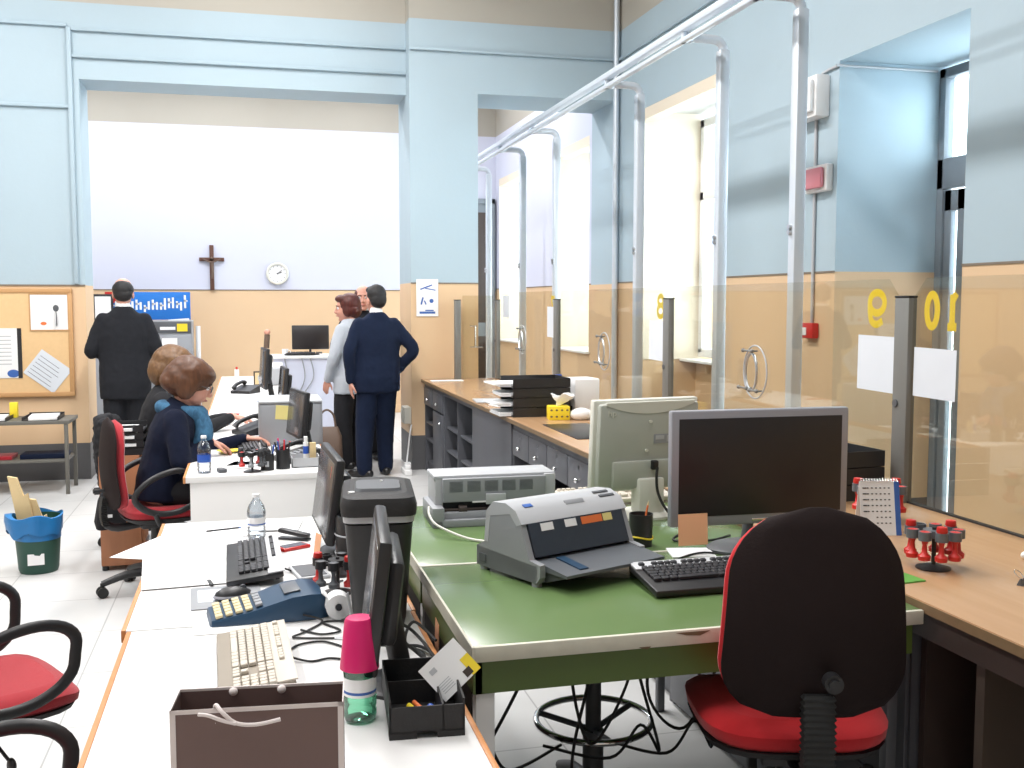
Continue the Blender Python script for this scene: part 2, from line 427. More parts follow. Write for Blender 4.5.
# dark door at the end of the far room
b = B('dgrey'); b.bx(2.98, 3.06, YB - 0.08, YB, 0, 3.1, bev=0.01); b.bx(3.46, 3.54, YB - 0.08, YB, 0, 3.1, bev=0.01); b.bx(2.98, 3.54, YB - 0.08, YB, 3.02, 3.1, bev=0.01)
d = struct(b, 'door_2')
b = B('dgrey', 'brown'); b.bx(3.06, 3.46, YB - 0.05, YB - 0.01, 0, 3.02); b.bx(3.11, 3.41, YB - 0.065, YB - 0.05, 1.3, 2.9, bev=0.01, mi=1); b.bx(3.11, 3.41, YB - 0.065, YB - 0.05, 0.2, 1.1, bev=0.01, mi=1); b.obj('leaf', d)
b = B('steel'); b.cyl((3.1, YB - 0.12, 1.05), (3.1, YB - 0.05, 1.05), 0.01); b.box((3.15, YB - 0.12, 1.05), (0.12, 0.02, 0.02), bev=0.005); b.obj('handle', d)
struct(B('tan').bx(-5.0, XW, YB - 0.02, YB, 0, 0.12, bev=0.005), 'baseboard_back')
# ceiling lamps
def area(loc, sx, sy, e, col=(1, 1, 1), rot=(0, 0, 0)):
    l = bpy.data.lights.new('lamp', 'AREA'); l.shape = 'RECTANGLE'; l.size = sx; l.size_y = sy; l.energy = e; l.color = col
    o = bpy.data.objects.new('lamp', l); C.objects.link(o); o.location = loc; o.rotation_euler = rot
    return o
for x, y, e in ((-2.6, 1.0, 80), (-2.6, 4.5, 135), (-2.6, 7.4, 130), (0.3, 1.5, 85), (0.3, 4.8, 150), (0.3, 7.4, 150)):
    area((x, y, 5.2), 0.35, 2.4, e, (1.0, 0.98, 0.97))
for x in (-3.2, -0.9, 1.6):
    area((x, 12.3, 5.2), 1.6, 0.35, 100, (0.97, 0.97, 1.0))
for x in (-2.2, -0.3, 1.6):
    area((x, 14.2, 5.0), 0.9, 0.2, 34, (0.96, 0.97, 1.0), (R(-35), 0, 0))

# ------------------------------------------------------------ world, camera, view
w = bpy.data.worlds.new('w'); S.world = w; w.use_nodes = True
bg = w.node_tree.nodes['Background']; bg.inputs['Color'].default_value = (0.80, 0.93, 1.0, 1); bg.inputs['Strength'].default_value = 11.0
cam = bpy.data.cameras.new('camera'); co = bpy.data.objects.new('camera', cam); C.objects.link(co); S.camera = co
cam.sensor_width = 36; cam.lens = 1040 / 1024 * 36; cam.clip_start = 0.05
pitch = math.atan(82 / 1040); yaw = math.atan(265 * math.cos(pitch) / 1040)
co.location = (0, 0, 1.6); co.rotation_euler = (PI / 2 - pitch, 0, -yaw)
S.view_settings.view_transform = 'Standard'; S.view_settings.look = 'None'; S.view_settings.gamma = 1
S.view_settings.use_curve_mapping = False; S.view_settings.exposure = 0.0

# ------------------------------------------------------------ desks
def white_desk(label, x0, x1, y0, y1, near_panel=True, far_panel=True, edge=True, group=None):
    z = 0.74
    t = thing('white_desk', label, 'desk', ((x0 + x1) / 2, (y0 + y1) / 2, 0), group=group)
    hx, hy = (x1 - x0) / 2, (y1 - y0) / 2
    B('white').bx(-hx, hx, -hy, hy, z - 0.03, z, bev=0.002).obj('desktop', t)
    if edge:
        B('edge').bx(-hx - 0.012, -hx, -hy, hy, z - 0.032, z + 0.001, bev=0.002).obj('edge_strip', t, 'orange wood edge')
        B('edge').bx(hx, hx + 0.012, -hy, hy, z - 0.032, z + 0.001, bev=0.002).obj('edge_strip', t, 'orange wood edge')
    for s, on in ((-1, near_panel), (1, far_panel)):
        b = B('white')
        y = s * (hy - 0.02)
        b.bx(-hx + 0.02, hx - 0.02, y - 0.012, y + 0.012, 0.06, z - 0.03, bev=0.002)
        b.obj('side_panel', t)
    for s in (-1, 1):
        b = B('greyl'); b.bx(-hx + 0.03, hx - 0.03, s * (hy - 0.05) - 0.02, s * (hy - 0.05) + 0.02, 0, 0.06, bev=0.004); b.obj('foot', t)
    B('white').bx(hx - 0.12, hx - 0.10, -hy + 0.03, hy - 0.03, 0.25, z - 0.03).obj('modesty_panel', t)
    return t
white_desk('white desk nearest the camera, with the brown paper bag and green bottle on it', -0.31, 0.425, 1.05, 2.825)
white_desk('white desk behind the nearest one, with the black keyboard and loose papers', -0.325, 0.43, 2.835, 4.2)
white_desk('white desk the seated woman in navy works at', -0.31, 0.41, 5.30, 7.88)
white_desk('white desk farthest from the camera, passing through the wide wall opening', -0.30, 0.38, 7.90, 12.45)
# high white counter at the back
t = thing('high_desk', 'high white desk at the back with a black monitor on it', 'desk', (0.61, 12.85, 0))
B('white').bx(-0.44, 0.48, -0.28, 0.3, 0.93, 0.96, bev=0.003).obj('desktop', t)
B('lav').bx(-0.32, 0.46, -0.24, -0.22, 0.04, 0.93, bev=0.003).obj('front_panel', t)
for s in (-0.32, 0.44): B('white').bx(s, s + 0.02, -0.22, 0.28, 0.0, 0.93, bev=0.003).obj('side_panel', t)

def cable(pts, r=0.004, m='rubber', label='black cable', group=None, name='cable'):
    o = B(m).tube(pts, r, seg=6, sub=8).obj(name); tag(o, label, 'cable', group); return o

# green desks
def green_desk(label, y0, y1, front, left_dark):
    x0, x1, z = 0.465, 1.585, 0.85
    t = thing('green_desk', label, 'desk', (x0, y0, 0))
    W_, D_ = x1 - x0, y1 - y0
    B('green').bx(0, W_, 0.012, D_ - 0.006, z - 0.034, z, bev=0.001).obj('desktop', t)
    b = B('chip', 'chipb'); b.bx(0, W_, 0, 0.012, z - 0.034, z + 0.0008, bev=0.002)
    if front:
        for (a, w_, h_, zz) in ((0.47, 0.085, 0.010, -0.004), (0.38, 0.03, 0.006, -0.030), (0.83, 0.02, 0.005, -0.01)):
            b.prism([(a, -0.001, z + zz), (a + w_ * 0.3, -0.001, z + zz - h_ * 0.7), (a + w_ * 0.7, -0.001, z + zz - h_), (a + w_, -0.001, z + zz)], (0, 0.006, 0), mi=1)
    b.obj('edge_strip', t, 'chipped white edge')
    B('chip').bx(-0.006, 0, 0, D_, z - 0.034, z + 0.0006).obj('side_edge', t, 'pale side edge')
    b = B('greend'); b.bx(0.005, W_ - 0.02, 0.015, 0.035, z - 0.11, z - 0.034); b.bx(0, 0.02, 0.015, D_ - 0.01, z - 0.11, z - 0.034)
    b.bx(0.01, W_ - 0.02, D_ - 0.03, D_ - 0.012, z - 0.11, z - 0.034); b.obj('apron', t)
    B('brown').bx(0.004, 0.022, 0.06, D_ - 0.02, 0.05, z - 0.11).obj('side_panel', t, 'dark brown side panel')
    B('whitep').bx(0.006, 0.05, 0.02, 0.056, 0, z - 0.11, bev=0.004).obj('leg', t, 'white front leg')
    B('greyd').bx(0.006, 0.05, D_ - 0.07, D_ - 0.03, 0, z - 0.11, bev=0.004).obj('leg', t)
    B('greyd').bx(W_ - 0.06, W_ - 0.03, 0.05, 0.08, 0, z - 0.034, bev=0.004).obj('leg', t)
    B('greyd').bx(W_ - 0.06, W_ - 0.03, D_ - 0.07, D_ - 0.04, 0, z - 0.034, bev=0.004).obj('leg', t)
    return t
green_desk('green desk nearest the camera, with a chipped white front edge', 2.16, 2.875, True, True)
green_desk('green desk behind the nearer green one, under the grey printer', 2.88, 3.76, False, True)
for k, (y, z, r) in enumerate(((2.62, 0.73, 0.15), (2.52, 0.72, -0.2))):
    o = B('postit').box((0, 0, 0), (0.002, 0.05, 0.085), rot=(r, 0, 0)).obj('sticky_note')
    tag(o, ('orange sticky note on the green desk side, the farther of two', 'orange sticky note on the green desk side, the nearer of two')[k], 'note', 'orange notes on the green desk', (0.4635, y - k * 0.13, z))

# ------------------------------------------------------------ long wooden counter with its cabinets
o = B('counter', 'cedge').bx(1.59, 2.34, 0.6, 9.76, 0.842, 0.87, bev=0.002).bx(1.588, 1.60, 0.6, 9.76, 0.842, 0.866, mi=1).obj('service_counter')
tag(o, 'long oak-topped service counter running along the glass screens', 'counter')
def cabinet(label, y0, y1, kind):
    t = thing('counter_cabinet', label, 'cabinet', (1.62, y0, 0), group=None)
    w_ = y1 - y0
    b = B('cab', 'cabd')
    b.bx(0, 0.66, 0.0, 0.018, 0, 0.84); b.bx(0, 0.66, w_ - 0.018, w_, 0, 0.84); b.bx(0.64, 0.66, 0.018, w_ - 0.018, 0, 0.84)
    b.bx(0.03, 0.64, 0.018, w_ - 0.018, 0.0, 0.08); b.bx(0, 0.64, 0.018, w_ - 0.018, 0.80, 0.84); b.bx(0.02, 0.64, 0.018, w_ - 0.018, 0.08, 0.10)
    b.obj('carcass', t)
    def knob(p, y, z):
        q = B('chrome'); q.cyl((-0.004, y, z), (-0.022, y, z), 0.006); q.sph((-0.026, y, z), 0.013); q.obj('knob', p)
    def lock(p, y, z):
        q = B('steel'); q.cyl((-0.002, y, z), (-0.012, y, z), 0.010); q.obj('lock', p)
    if kind in ('drawers', 'mixed'):
        n = max(1, round(w_ / 0.45)); dw = (w_ - 0.036) / n
        for i in range(n):
            a = 0.018 + i * dw
            d = B('cab').bx(-0.012, 0.01, a + 0.006, a + dw - 0.006, 0.64, 0.80, bev=0.003).obj('drawer', t)
            knob(d, a + dw / 2, 0.70); lock(d, a + dw / 2, 0.765)
            if kind == 'drawers' or i % 2 == 0:
                d = B('cab').bx(-0.012, 0.01, a + 0.006, a + dw - 0.006, 0.11, 0.62, bev=0.003).obj('door', t); knob(d, a + 0.06, 0.55)
            else:
                for z in (0.30, 0.46): B('cab').bx(0.01, 0.6, a, a + dw, z, z + 0.016).obj('shelf', t)
                B('cab').bx(0.0, 0.6, a - 0.008, a + 0.008, 0.10, 0.64).obj('divider', t)
    elif kind == 'shelves':
        for z in (0.32, 0.52): B('cab').bx(0.02, 0.62, 0.018, w_ - 0.018, z, z + 0.016).obj('shelf', t)
        B('cab').bx(0.0, 0.6, w_ / 2 - 0.01, w_ / 2 + 0.01, 0.10, 0.80).obj('divider', t)
    elif kind == 'panel':
        B('cab').bx(-0.012, 0.0, 0.006, w_ - 0.006, 0.02, 0.835, bev=0.003).obj('front_panel', t)
    return t
cabinet('grey counter cabinet at the far end beside the wall pillar', 8.75, 9.74, 'mixed')
cabinet('open-shelved grey counter cabinet, second from the far end', 7.55, 8.74, 'shelves')
cabinet('plain-fronted grey counter cabinet under the letter tray stack', 6.35, 7.54, 'panel')
cabinet('grey counter cabinet with drawers and knobs below the yellow tissue box', 4.75, 6.34, 'mixed')
cabinet('grey counter cabinet with drawers and knobs behind the beige monitor', 3.78, 4.74, 'drawers')
cabinet('grey counter cabinet beside the green desks, plain-fronted and mostly hidden', 2.25, 3.77, 'panel')
t = thing('counter_support', 'dark brown panel holding up the near end of the wooden counter', 'panel', (1.66, 0.62, 0))
B('brown').bx(0, 0.6, 0.75, 0.79, 0, 0.842).obj('end_panel', t)
B('brown').bx(-0.05, -0.03, 0, 1.62, 0.77, 0.842).obj('apron', t)
B('brown').bx(0.58, 0.6, 0.0, 1.62, 0, 0.842).obj('back_panel', t)
B('brown').bx(-0.02, 0.58, 1.60, 1.62, 0, 0.842).obj('side_panel', t)  # added dark board over the cabinet side; its colour stands for kneehole shade
B('brownm').bx(0.0, 0.58, 1.41, 1.44, 0, 0.842).obj('divider_panel', t, 'lighter brown panel')

# ------------------------------------------------------------ glass screens on the counter
XG = 2.32
posts = [1.12, 3.32, 5.52, 7.72, 9.70]
plab = ['', 'short grey post between service windows 9 and 10', 'short grey post beside the yellow number 8', 'short grey post behind the black letter trays', 'short grey post near the wall pillar']
for y, lb in zip(posts[1:], plab[1:]):
    t = thing('screen_post', lb, 'post', (XG, y, 0.87), group='short posts holding the glass screens')
    B('post').bx(-0.018, 0.018, -0.042, 0.042, 0, 0.745, bev=0.004).obj('upright', t)
    B('rubber').bx(-0.019, 0.019, -0.043, 0.043, 0.745, 0.753, bev=0.002).obj('cap', t)
    B('greyd').cyl((-0.018, 0.02, 0.36), (-0.023, 0.02, 0.36), 0.014).obj('screw', t)
plabs = ['glass screen of service window 10', 'glass screen of service window 9', 'glass screen of service window 8 with a speak-through opening', 'glass screen of service window 7, the farthest one']
for i in range(4):
    y0, y1 = posts[i] + 0.045, posts[i + 1] - 0.045
    t = thing('glass_screen', plabs[i], 'screen', (XG, 0, 0.87), group='glass screens along the counter')
    b = B('glass'); b.prism([(0, y0, 0.005), (0, y1, 0.005), (0, y1, 0.745), (0, y1 - 0.07, 0.815), (0, y0 + 0.07, 0.815), (0, y0, 0.745)], (0.008, 0, 0)); b.obj('pane', t)
    B('rubber').bx(-0.004, 0.012, y0, y1, 0.0, 0.006).obj('gasket', t)
    if i > 0:
        yc = {1: 4.47, 2: 6.62, 3: 8.76}[i]
        def ovalr(ry, rz, r, m, x, zc=0.40, a0=0, a1=360):
            n = 20 if a1 - a0 == 360 else 12
            P = [(x, yc + ry * math.cos(R(a0 + (a1 - a0) * k / n)), zc + rz * math.sin(R(a0 + (a1 - a0) * k / n))) for k in range(n if a1 - a0 == 360 else n + 1)]
            return B(m).tube(P, r, seg=8, sub=3, close=(a1 - a0 == 360))
        ovalr(0.115, 0.125, 0.004, 'greyl', 0.0).obj('speak_ring', t)
        ovalr(0.055, 0.088, 0.0065, 'steel', -0.02).obj('speak_frame', t)
        for (dy0, dy1, z) in ((-0.02, 0.07, 0.50), (-0.07, 0.0, 0.315), (0.03, 0.11, 0.322)):
            q = B('post'); q.cyl((-0.028, yc + dy0, z), (-0.028, yc + dy1, z), 0.005); q.sph((-0.028, yc + dy0, z), 0.010); q.sph((-0.028, yc + dy1, z), 0.010); q.cyl((-0.028, yc + dy0, z), (0, yc + dy0, z), 0.004); q.obj('speak_bracket', t)
# mirrored window numbers (written on the public side)
DIG = {'0': ([[(0.5 + 0.5 * math.cos(2 * PI * k / 16), 0.5 + 0.5 * math.sin(2 * PI * k / 16)) for k in range(16)]], [True]),
    '1': ([[(0.1, 0.0), (0.9, 0.0)], [(0.5, 0.0), (0.5, 1.0)], [(0.5, 1.0), (0.12, 0.86)]], [False, False, False]),
    '7': ([[(0.0, 1.0), (1.0, 1.0)], [(1.0, 1.0), (0.4, 0.0)]], [False, False]),
    '8': ([[(0.5 + 0.42 * math.cos(2 * PI * k / 12), 0.77 + 0.23 * math.sin(2 * PI * k / 12)) for k in range(12)], [(0.5 + 0.5 * math.cos(2 * PI * k / 12), 0.27 + 0.27 * math.sin(2 * PI * k / 12)) for k in range(12)]], [True, True]),
    '9': ([[(0.5 + 0.5 * math.cos(2 * PI * k / 14), 0.68 + 0.32 * math.sin(2 * PI * k / 14)) for k in range(14)], [(1.0, 0.68), (0.98, 0.38), (0.85, 0.10), (0.5, 0.0), (0.12, 0.12)]], [True, False])}
def num(s, y0, y1, z0, z1, label):
    b = B('ylw'); n = len(s); w = (y1 - y0) / (n + 0.25 * (n - 1)); r = 0.0145
    for i, ch in enumerate(s):
        strokes, closed = DIG[ch]
        for P, c in zip(strokes, closed):
            b.tube([(0, y0 + i * w * 1.25 + r + u * (w - 2 * r), z0 + r + v * (z1 - z0 - 2 * r)) for u, v in P], r, seg=8, close=c, sub=1 if len(P) == 2 else 3)
    for v in b.bm.verts: v.co.x *= 0.05
    o = b.obj('window_number'); tag(o, label, 'number', 'yellow window numbers on the glass', (XG + 0.0088, 0, 0)); return o
num('9', 3.45, 3.575, 1.50, 1.65, 'yellow number 9 on the glass, seen mirrored')
num('10', 3.03, 3.225, 1.50, 1.64, 'yellow number 10 on the glass, seen mirrored')
num('8', 5.60, 5.72, 1.50, 1.65, 'yellow number 8 on the glass, seen from its back')
num('7', 7.80, 7.92, 1.50, 1.65, 'yellow number 7 on the glass, tiny and far away')
def paper_on_glass(y0, y1, z0, z1, label):
    o = B('paperb').bx(-0.0005, 0.0005, y0, y1, z0, z1).obj('paper_notice'); tag(o, label, 'notice', 'blank papers taped to the glass', (XG - 0.0015, 0, 0)); o.rotation_euler[0] = R(0.6)
paper_on_glass(3.38, 3.63, 1.225, 1.435, 'blank white paper on the glass below the number 9')
paper_on_glass(3.045, 3.275, 1.23, 1.405, 'blank white paper on the glass below the number 10')
paper_on_glass(5.58, 5.82, 1.20, 1.43, 'blank white paper on the glass below the number 8')
paper_on_glass(7.79, 8.0, 1.24, 1.48, 'white paper on the glass beside the post behind the letter trays')
paper_on_glass(9.25, 9.48, 1.36, 1.56, 'small white paper on the farthest glass screen')
# end screen by the pillar
t = thing('glass_screen', 'short end glass screen between the wall pillar and the counter row', 'screen', (1.95, 9.70, 0.87))
B('glass').bx(0.03, 0.33, -0.004, 0.004, 0.005, 0.79).obj('pane', t)
b = B('chrome'); b.cyl((0.15, -0.01, 0.30), (0.15, -0.01, 0.50), 0.008); b.cyl((0.10, -0.01, 0.30), (0.22, -0.01, 0.30), 0.006); b.cyl((0.10, -0.01, 0.50), (0.17, -0.01, 0.50), 0.006); b.obj('speak_frame', t)
t = thing('screen_post', 'thin brownish post standing on the counter against the wall pillar', 'post', (1.93, 9.70, 0.87))
B('post').bx(-0.03, 0.03, -0.02, 0.02, 0, 0.745, bev=0.004).obj('upright', t); B('rubber').bx(-0.031, 0.031, -0.021, 0.021, 0.745, 0.752).obj('cap', t)

# ------------------------------------------------------------ tall posts and the overhead rail
XP = 2.86
PY = [5.07, 6.0, 7.40, 9.55, 10.8, 12.4]
pl = ['tall pale post in front of the red alarm light', 'tall pale post at the near side of the big window', 'tall pale post between the big window and the wall corner', 'tall pale post seen through the narrow wall opening, nearest', 'tall pale post seen through the narrow wall opening, middle one', 'tall pale post seen through the narrow wall opening, farthest']
for y, lb in zip(PY, pl):
    hgt = 3.2
    t = thing('tall_post', lb, 'post', (XP, y, 0), group='tall posts carrying the overhead rail')
    B('alu').bx(-0.034, 0.034, -0.036, 0.036, 0.01, hgt - 0.06, bev=0.014).obj('upright', t)
    B('steel').bx(-0.06, 0.06, -0.06, 0.06, 0, 0.01, bev=0.002).obj('base_plate', t)
    b = B('alu'); b.tube([(0, 0, hgt - 0.12), (0, 0, hgt - 0.05), (-0.03, 0, hgt - 0.01), (-0.09, 0, hgt), (-0.22, 0, hgt)], 0.028, seg=12, sub=4); b.sph((-0.225, 0, hgt), 0.034); b.obj('bracket', t)
    b = B('steel'); b.cyl((-0.031, 0, 2.0), (-0.05, 0, 2.0), 0.014); b.cyl((-0.031, 0, 1.97), (-0.05, 0, 1.97), 0.014); b.obj('fitting', t)
t = thing('overhead_rail', 'long white double rail running overhead from post to post', 'rail', (2.60, 0, 3.20))
B('alu').bx(-0.03, 0.03, 2.0, 13.2, 0.03, 0.075, bev=0.012).obj('upper_rail', t)
B('alu').bx(-0.022, 0.022, 2.0, 13.2, -0.035, -0.005, bev=0.01).obj('lower_rail', t)
for y in PY:
    B('alu').bx(-0.012, 0.012, y - 0.02, y + 0.02, -0.035, 0.07).obj('clamp', t)

# ------------------------------------------------------------ things on the right wall
t = thing('alarm_light', 'pale pink and white alarm light box on the right wall', 'alarm light', (XW, 6.02, 2.38))
B('whitep').bx(-0.05, 0, -0.14, 0.13, -0.085, 0.085, bev=0.012).obj('housing', t)
mat('pink_lens', (0.62, 0.22, 0.26), 0.35)
M['lens'] = MATS['pink_lens']
B('lens').bx(-0.085, -0.05, -0.12, 0.11, -0.065, 0.065, bev=0.02).obj('lens', t, 'pink lens')
t = thing('electrical_box', 'white electrical box on the right wall above the pink alarm light', 'electrical box', (XW, 6.07, 2.89))
B('whitep').bx(-0.10, 0, -0.13, 0.19, -0.13, 0.13, bev=0.012).obj('housing', t)
B('whitep').bx(-0.13, -0.10, -0.11, 0.02, -0.10, 0.10, bev=0.01).obj('cover', t)
t = thing('fire_call_point', 'small red fire alarm call point low on the right wall', 'alarm button', (XW, 6.08, 1.415))
B('redp').bx(-0.05, 0, -0.07, 0.07, -0.05, 0.05, bev=0.008).obj('housing', t); B('whitep').bx(-0.055, -0.05, 0.0, 0.05, -0.03, 0.02, bev=0.002).obj('button', t, 'white button')
o = B('greyl').tube([(XW - 0.012, 6.08, 1.46), (XW - 0.012, 6.08, 2.30)], 0.011, sub=1).tube([(XW - 0.012, 6.08, 2.46), (XW - 0.012, 6.08, 2.76)], 0.011, sub=1).tube([(XW - 0.012, 6.04, 3.01), (XW - 0.012, 6.02, 3.04), (XW - 0.012, 5.84, 3.05), (XW + 0.03, 5.828, 3.05), (4.25, 5.828, 3.05)], 0.008, sub=2).obj('wall_conduit')
tag(o, 'thin grey conduit linking the alarm boxes on the right wall', 'conduit')
o = B('alu').tube([(XW - 0.05, YP - 0.27, 0.02), (XW - 0.05, YP - 0.27, 4.6), (XW - 0.05, YP - 0.27, 5.45)], 0.028, sub=1).obj('corner_pipe')
tag(o, 'vertical pipe in the wall corner beside the big window', 'pipe')

# ------------------------------------------------------------ office chairs
def star_base(t, r=0.29, m='black', rot=0.0):
    for k in range(5):
        a = rot + 2 * PI * k / 5
        dx, dy = math.cos(a), math.sin(a)
        l = B(m).tube([(0.03 * dx, 0.03 * dy, 0.115), (0.16 * dx, 0.16 * dy, 0.11), (r * dx, r * dy, 0.075)], [0.026, 0.022, 0.017], sub=3, seg=10).obj('leg', t)
        c = B('rubber'); px, py = -dy * 0.016, dx * 0.016
        for s in (-1, 1):
            c.cyl((r * dx + px * s * 0.5, r * dy + py * s * 0.5, 0.03), (r * dx + px * s * 1.6, r * dy + py * s * 1.6, 0.03), 0.029)
        c.cyl((r * dx, r * dy, 0.03), (r * dx, r * dy, 0.08), 0.010); c.obj('caster', l)
def slab(b, w0, w1, z0, z1, thick, curve, y, mi=0, n=10, m=12, corner=0.09):
    """rounded upright cushion between z0 and z1, width w0 at the bottom, w1 at the top; curve bends it around the back"""
    rs = []
    for i in range(n * 2 + 1):
        u = i / (n * 2)
        z = z0 + (z1 - z0) * u
        e = min(u, 1 - u) * (z1 - z0)
        w = w0 + (w1 - w0) * u
        c = corner * (1.3 if u > 0.5 else 1.0)
        ins = 0
        if e < c: ins = c - math.sqrt(max(0, c * c - (c - e) ** 2))
        hw = max(0.01, w / 2 - ins)
        th = thick * (1 if e > thick / 2 else max(0.12, math.sqrt(max(0, 1 - (1 - e / (thick / 2)) ** 2))))
        yc = y + 0.03 * math.sin(u * PI) * -1
        ring = []
        K = m
        for k in range(K + 1):
            s_ = -1 + 2 * k / K
            x = hw * s_
            th2 = th * math.sqrt(max(0.02, 1 - abs(s_) ** 6))
            ring.append(Vector((x, yc + curve * (s_ * hw / 0.2) ** 2 - th2 / 2, z)))
        for k in range(K, -1, -1):
            s_ = -1 + 2 * k / K
            x = hw * s_
            th2 = th * math.sqrt(max(0.02, 1 - abs(s_) ** 6))
            ring.append(Vector((x, yc + curve * (s_ * hw / 0.2) ** 2 + th2 / 2, z)))
        rs.append(ring)
    b.rings(rs, mi)
    return b
def office_chair(label, loc, rotz, fabric='red', seat_z=0.47, arms=True, bw=0.40, bh=0.46, gap=0.16, rot0=0.3):
    t = thing('office_chair', label, 'chair', loc, rotz)
    sz = seat_z
    # seat cushion: lofted rounded plan
    b = B(fabric); rs = []
    for (z, ins) in ((sz - 0.055, 0.02), (sz - 0.04, 0.004), (sz - 0.015, 0.0), (sz, 0.018), (sz + 0.006, 0.06)):
        ring = []
        for k in range(40):
            a = 2 * PI * k / 40; ca, sa = math.cos(a), math.sin(a)
            p = 3.6
            rr = (abs(ca) ** p + abs(sa) ** p) ** (-1 / p)
            x = ca * rr * (0.225 - ins) ; y = sa * rr * (0.215 - ins) + 0.03
            x *= 1.0 + 0.06 * (y / 0.2)
            fz = z - (0.03 * max(0, (y - 0.15) / 0.1) ** 2 if y > 0.15 else 0)
            ring.append(Vector((x, y, fz)))
        rs.append(ring)
    b.rings(rs); b.obj('seat', t)
    b = B('blackm'); rs = []
    for (z, ins) in ((sz - 0.085, 0.05), (sz - 0.07, 0.015), (sz - 0.054, 0.006)):
        ring = []
        for k in range(32):
            a = 2 * PI * k / 32; ca, sa = math.cos(a), math.sin(a); p = 3.6
            rr = (abs(ca) ** p + abs(sa) ** p) ** (-1 / p)
            y = sa * rr * (0.215 - ins) + 0.03
            ring.append(Vector((ca * rr * (0.225 - ins) * (1 + 0.06 * y / 0.2), y, z)))
        rs.append(ring)
    b.rings(rs); b.obj('seat_shell', t)
    z0 = sz + gap; z1 = z0 + bh
    b = slab(B(fabric), bw * 0.99, bw * 0.86, z0, z1 - 0.014, 0.055, 0.035, -0.20, corner=0.12); b.obj('backrest', t)
    b = slab(B('chairb'), bw * 0.985, bw * 0.845, z0 - 0.004, z1, 0.03, 0.035, -0.234, corner=0.12); sh = b.obj('backrest_shell', t)
    q = B('black'); q.cyl((0.02, -0.29, z0 + 0.10), (0.02, -0.318, z0 + 0.10), 0.020); q.cyl((0.02, -0.318, z0 + 0.10), (0.02, -0.325, z0 + 0.10), 0.012); q.cyl((0.02, -0.26, z0 + 0.10), (0.02, -0.29, z0 + 0.10), 0.010); q.obj('adjust_knob', sh)
    # bellows spine
    b = B('rubber'); n = 16; rs = []
    for i in range(n * 2 + 1):
        u = i / (n * 2); z = sz - 0.10 + u * (gap + 0.16); w = 0.036 if i % 2 else 0.030
        y = -0.262 - 0.012 * math.sin(u * PI)
        rs.append([Vector((sx_ * w, y + sy_ * w * 0.5, z)) for sx_, sy_ in ((-1, -1), (1, -1), (1, 1), (-1, 1))])
    b.rings(rs, smooth=False); b.obj('spine', t)
    B('black').tube([(0, -0.26, sz - 0.09), (0, -0.20, sz - 0.115), (0, -0.05, sz - 0.10)], 0.022, sub=3).obj('spine_bracket', t)
    B('black').bx(-0.08, 0.08, -0.09, 0.10, sz - 0.125, sz - 0.084, bev=0.01).obj('mechanism', t)
    q = B('black'); q.tube([(0.08, 0.0, sz - 0.11), (0.15, 0.0, sz - 0.13), (0.19, 0.02, sz - 0.17)], 0.005, sub=3); q.sph((0.20, 0.025, sz - 0.185), (0.022, 0.012, 0.022)); q.obj('lever', t)
    B('black').cyl((0, 0, 0.10), (0, 0, sz - 0.12), 0.026).cyl((0, 0, 0.09), (0, 0, 0.24), 0.034).obj('gas_column', t)
    star_base(t, rot=rot0)
    if arms:
        for s in (-1, 1):
            x = s * 0.265
            P = []
            for k in range(14):
                a = 2 * PI * k / 14
                P.append((x + s * 0.012 * math.sin(a), 0.01 + 0.175 * math.cos(a) + (0.04 if math.sin(a) > 0 else -0.02) * math.sin(a), sz + 0.10 + 0.115 * math.sin(a) + 0.015 * math.cos(a)))
            q = B('black').tube(P, 0.017, seg=10, sub=3, close=True, flat=0.8)
            q.tube([(x, -0.06, sz - 0.01), (x * 0.85, -0.03, sz - 0.075), (x * 0.4, 0.0, sz - 0.09)], 0.014, sub=3)
            q.obj('armrest', t)
    return t
office_chair('red-edged office chair with a black back, pushed up to the green desk', (1.245, 2.20, 0), R(-16), 'brightred', seat_z=0.64, arms=False, bw=0.422, bh=0.46, gap=0.06, rot0=0.9)
office_chair('red office chair with loop arms that the woman in navy sits on', (-0.515, 6.0, 0), R(-72), 'red', rot0=2.2, seat_z=0.49, gap=0.0, bh=0.49)
office_chair('red office chair with loop arms at the left edge, farther of two', (-0.775, 3.22, 0), R(-62), 'red', seat_z=0.50, rot0=0.2)
office_chair('office chair in the bottom left corner, only its black arm visible', (-0.56, 2.12, 0), R(-85), 'red', seat_z=0.46, rot0=0.5)
office_chair('office chair of the woman with light brown hair, hung with a black coat', (-0.66, 7.20, 0), R(-88), 'red', gap=0.0, seat_z=0.5, bh=0.34, rot0=2.2)
# stool base under the green desk
t = thing('drafting_stool', 'stool with a chrome foot ring under the green desk', 'stool', (1.0, 2.93, 0))
for k in range(5):
    a = 0.4 + 2 * PI * k / 5
    l = B('greyd').tube([(0.02 * math.cos(a), 0.02 * math.sin(a), 0.12), (0.15 * math.cos(a), 0.15 * math.sin(a), 0.11), (0.27 * math.cos(a), 0.27 * math.sin(a), 0.07)], [0.026, 0.022, 0.016], sub=3).obj('leg', t)
    B('rubber').cyl((0.27 * math.cos(a) - 0.02 * math.sin(a), 0.27 * math.sin(a) + 0.02 * math.cos(a), 0.03), (0.27 * math.cos(a) + 0.02 * math.sin(a), 0.27 * math.sin(a) - 0.02 * math.cos(a), 0.03), 0.028).cyl((0.27 * math.cos(a), 0.27 * math.sin(a), 0.03), (0.27 * math.cos(a), 0.27 * math.sin(a), 0.075), 0.01).obj('caster', l)
B('greyd').cyl((0, 0, 0.09), (0, 0, 0.30), 0.032).cyl((0, 0, 0.30), (0, 0, 0.58), 0.024).obj('column', t)
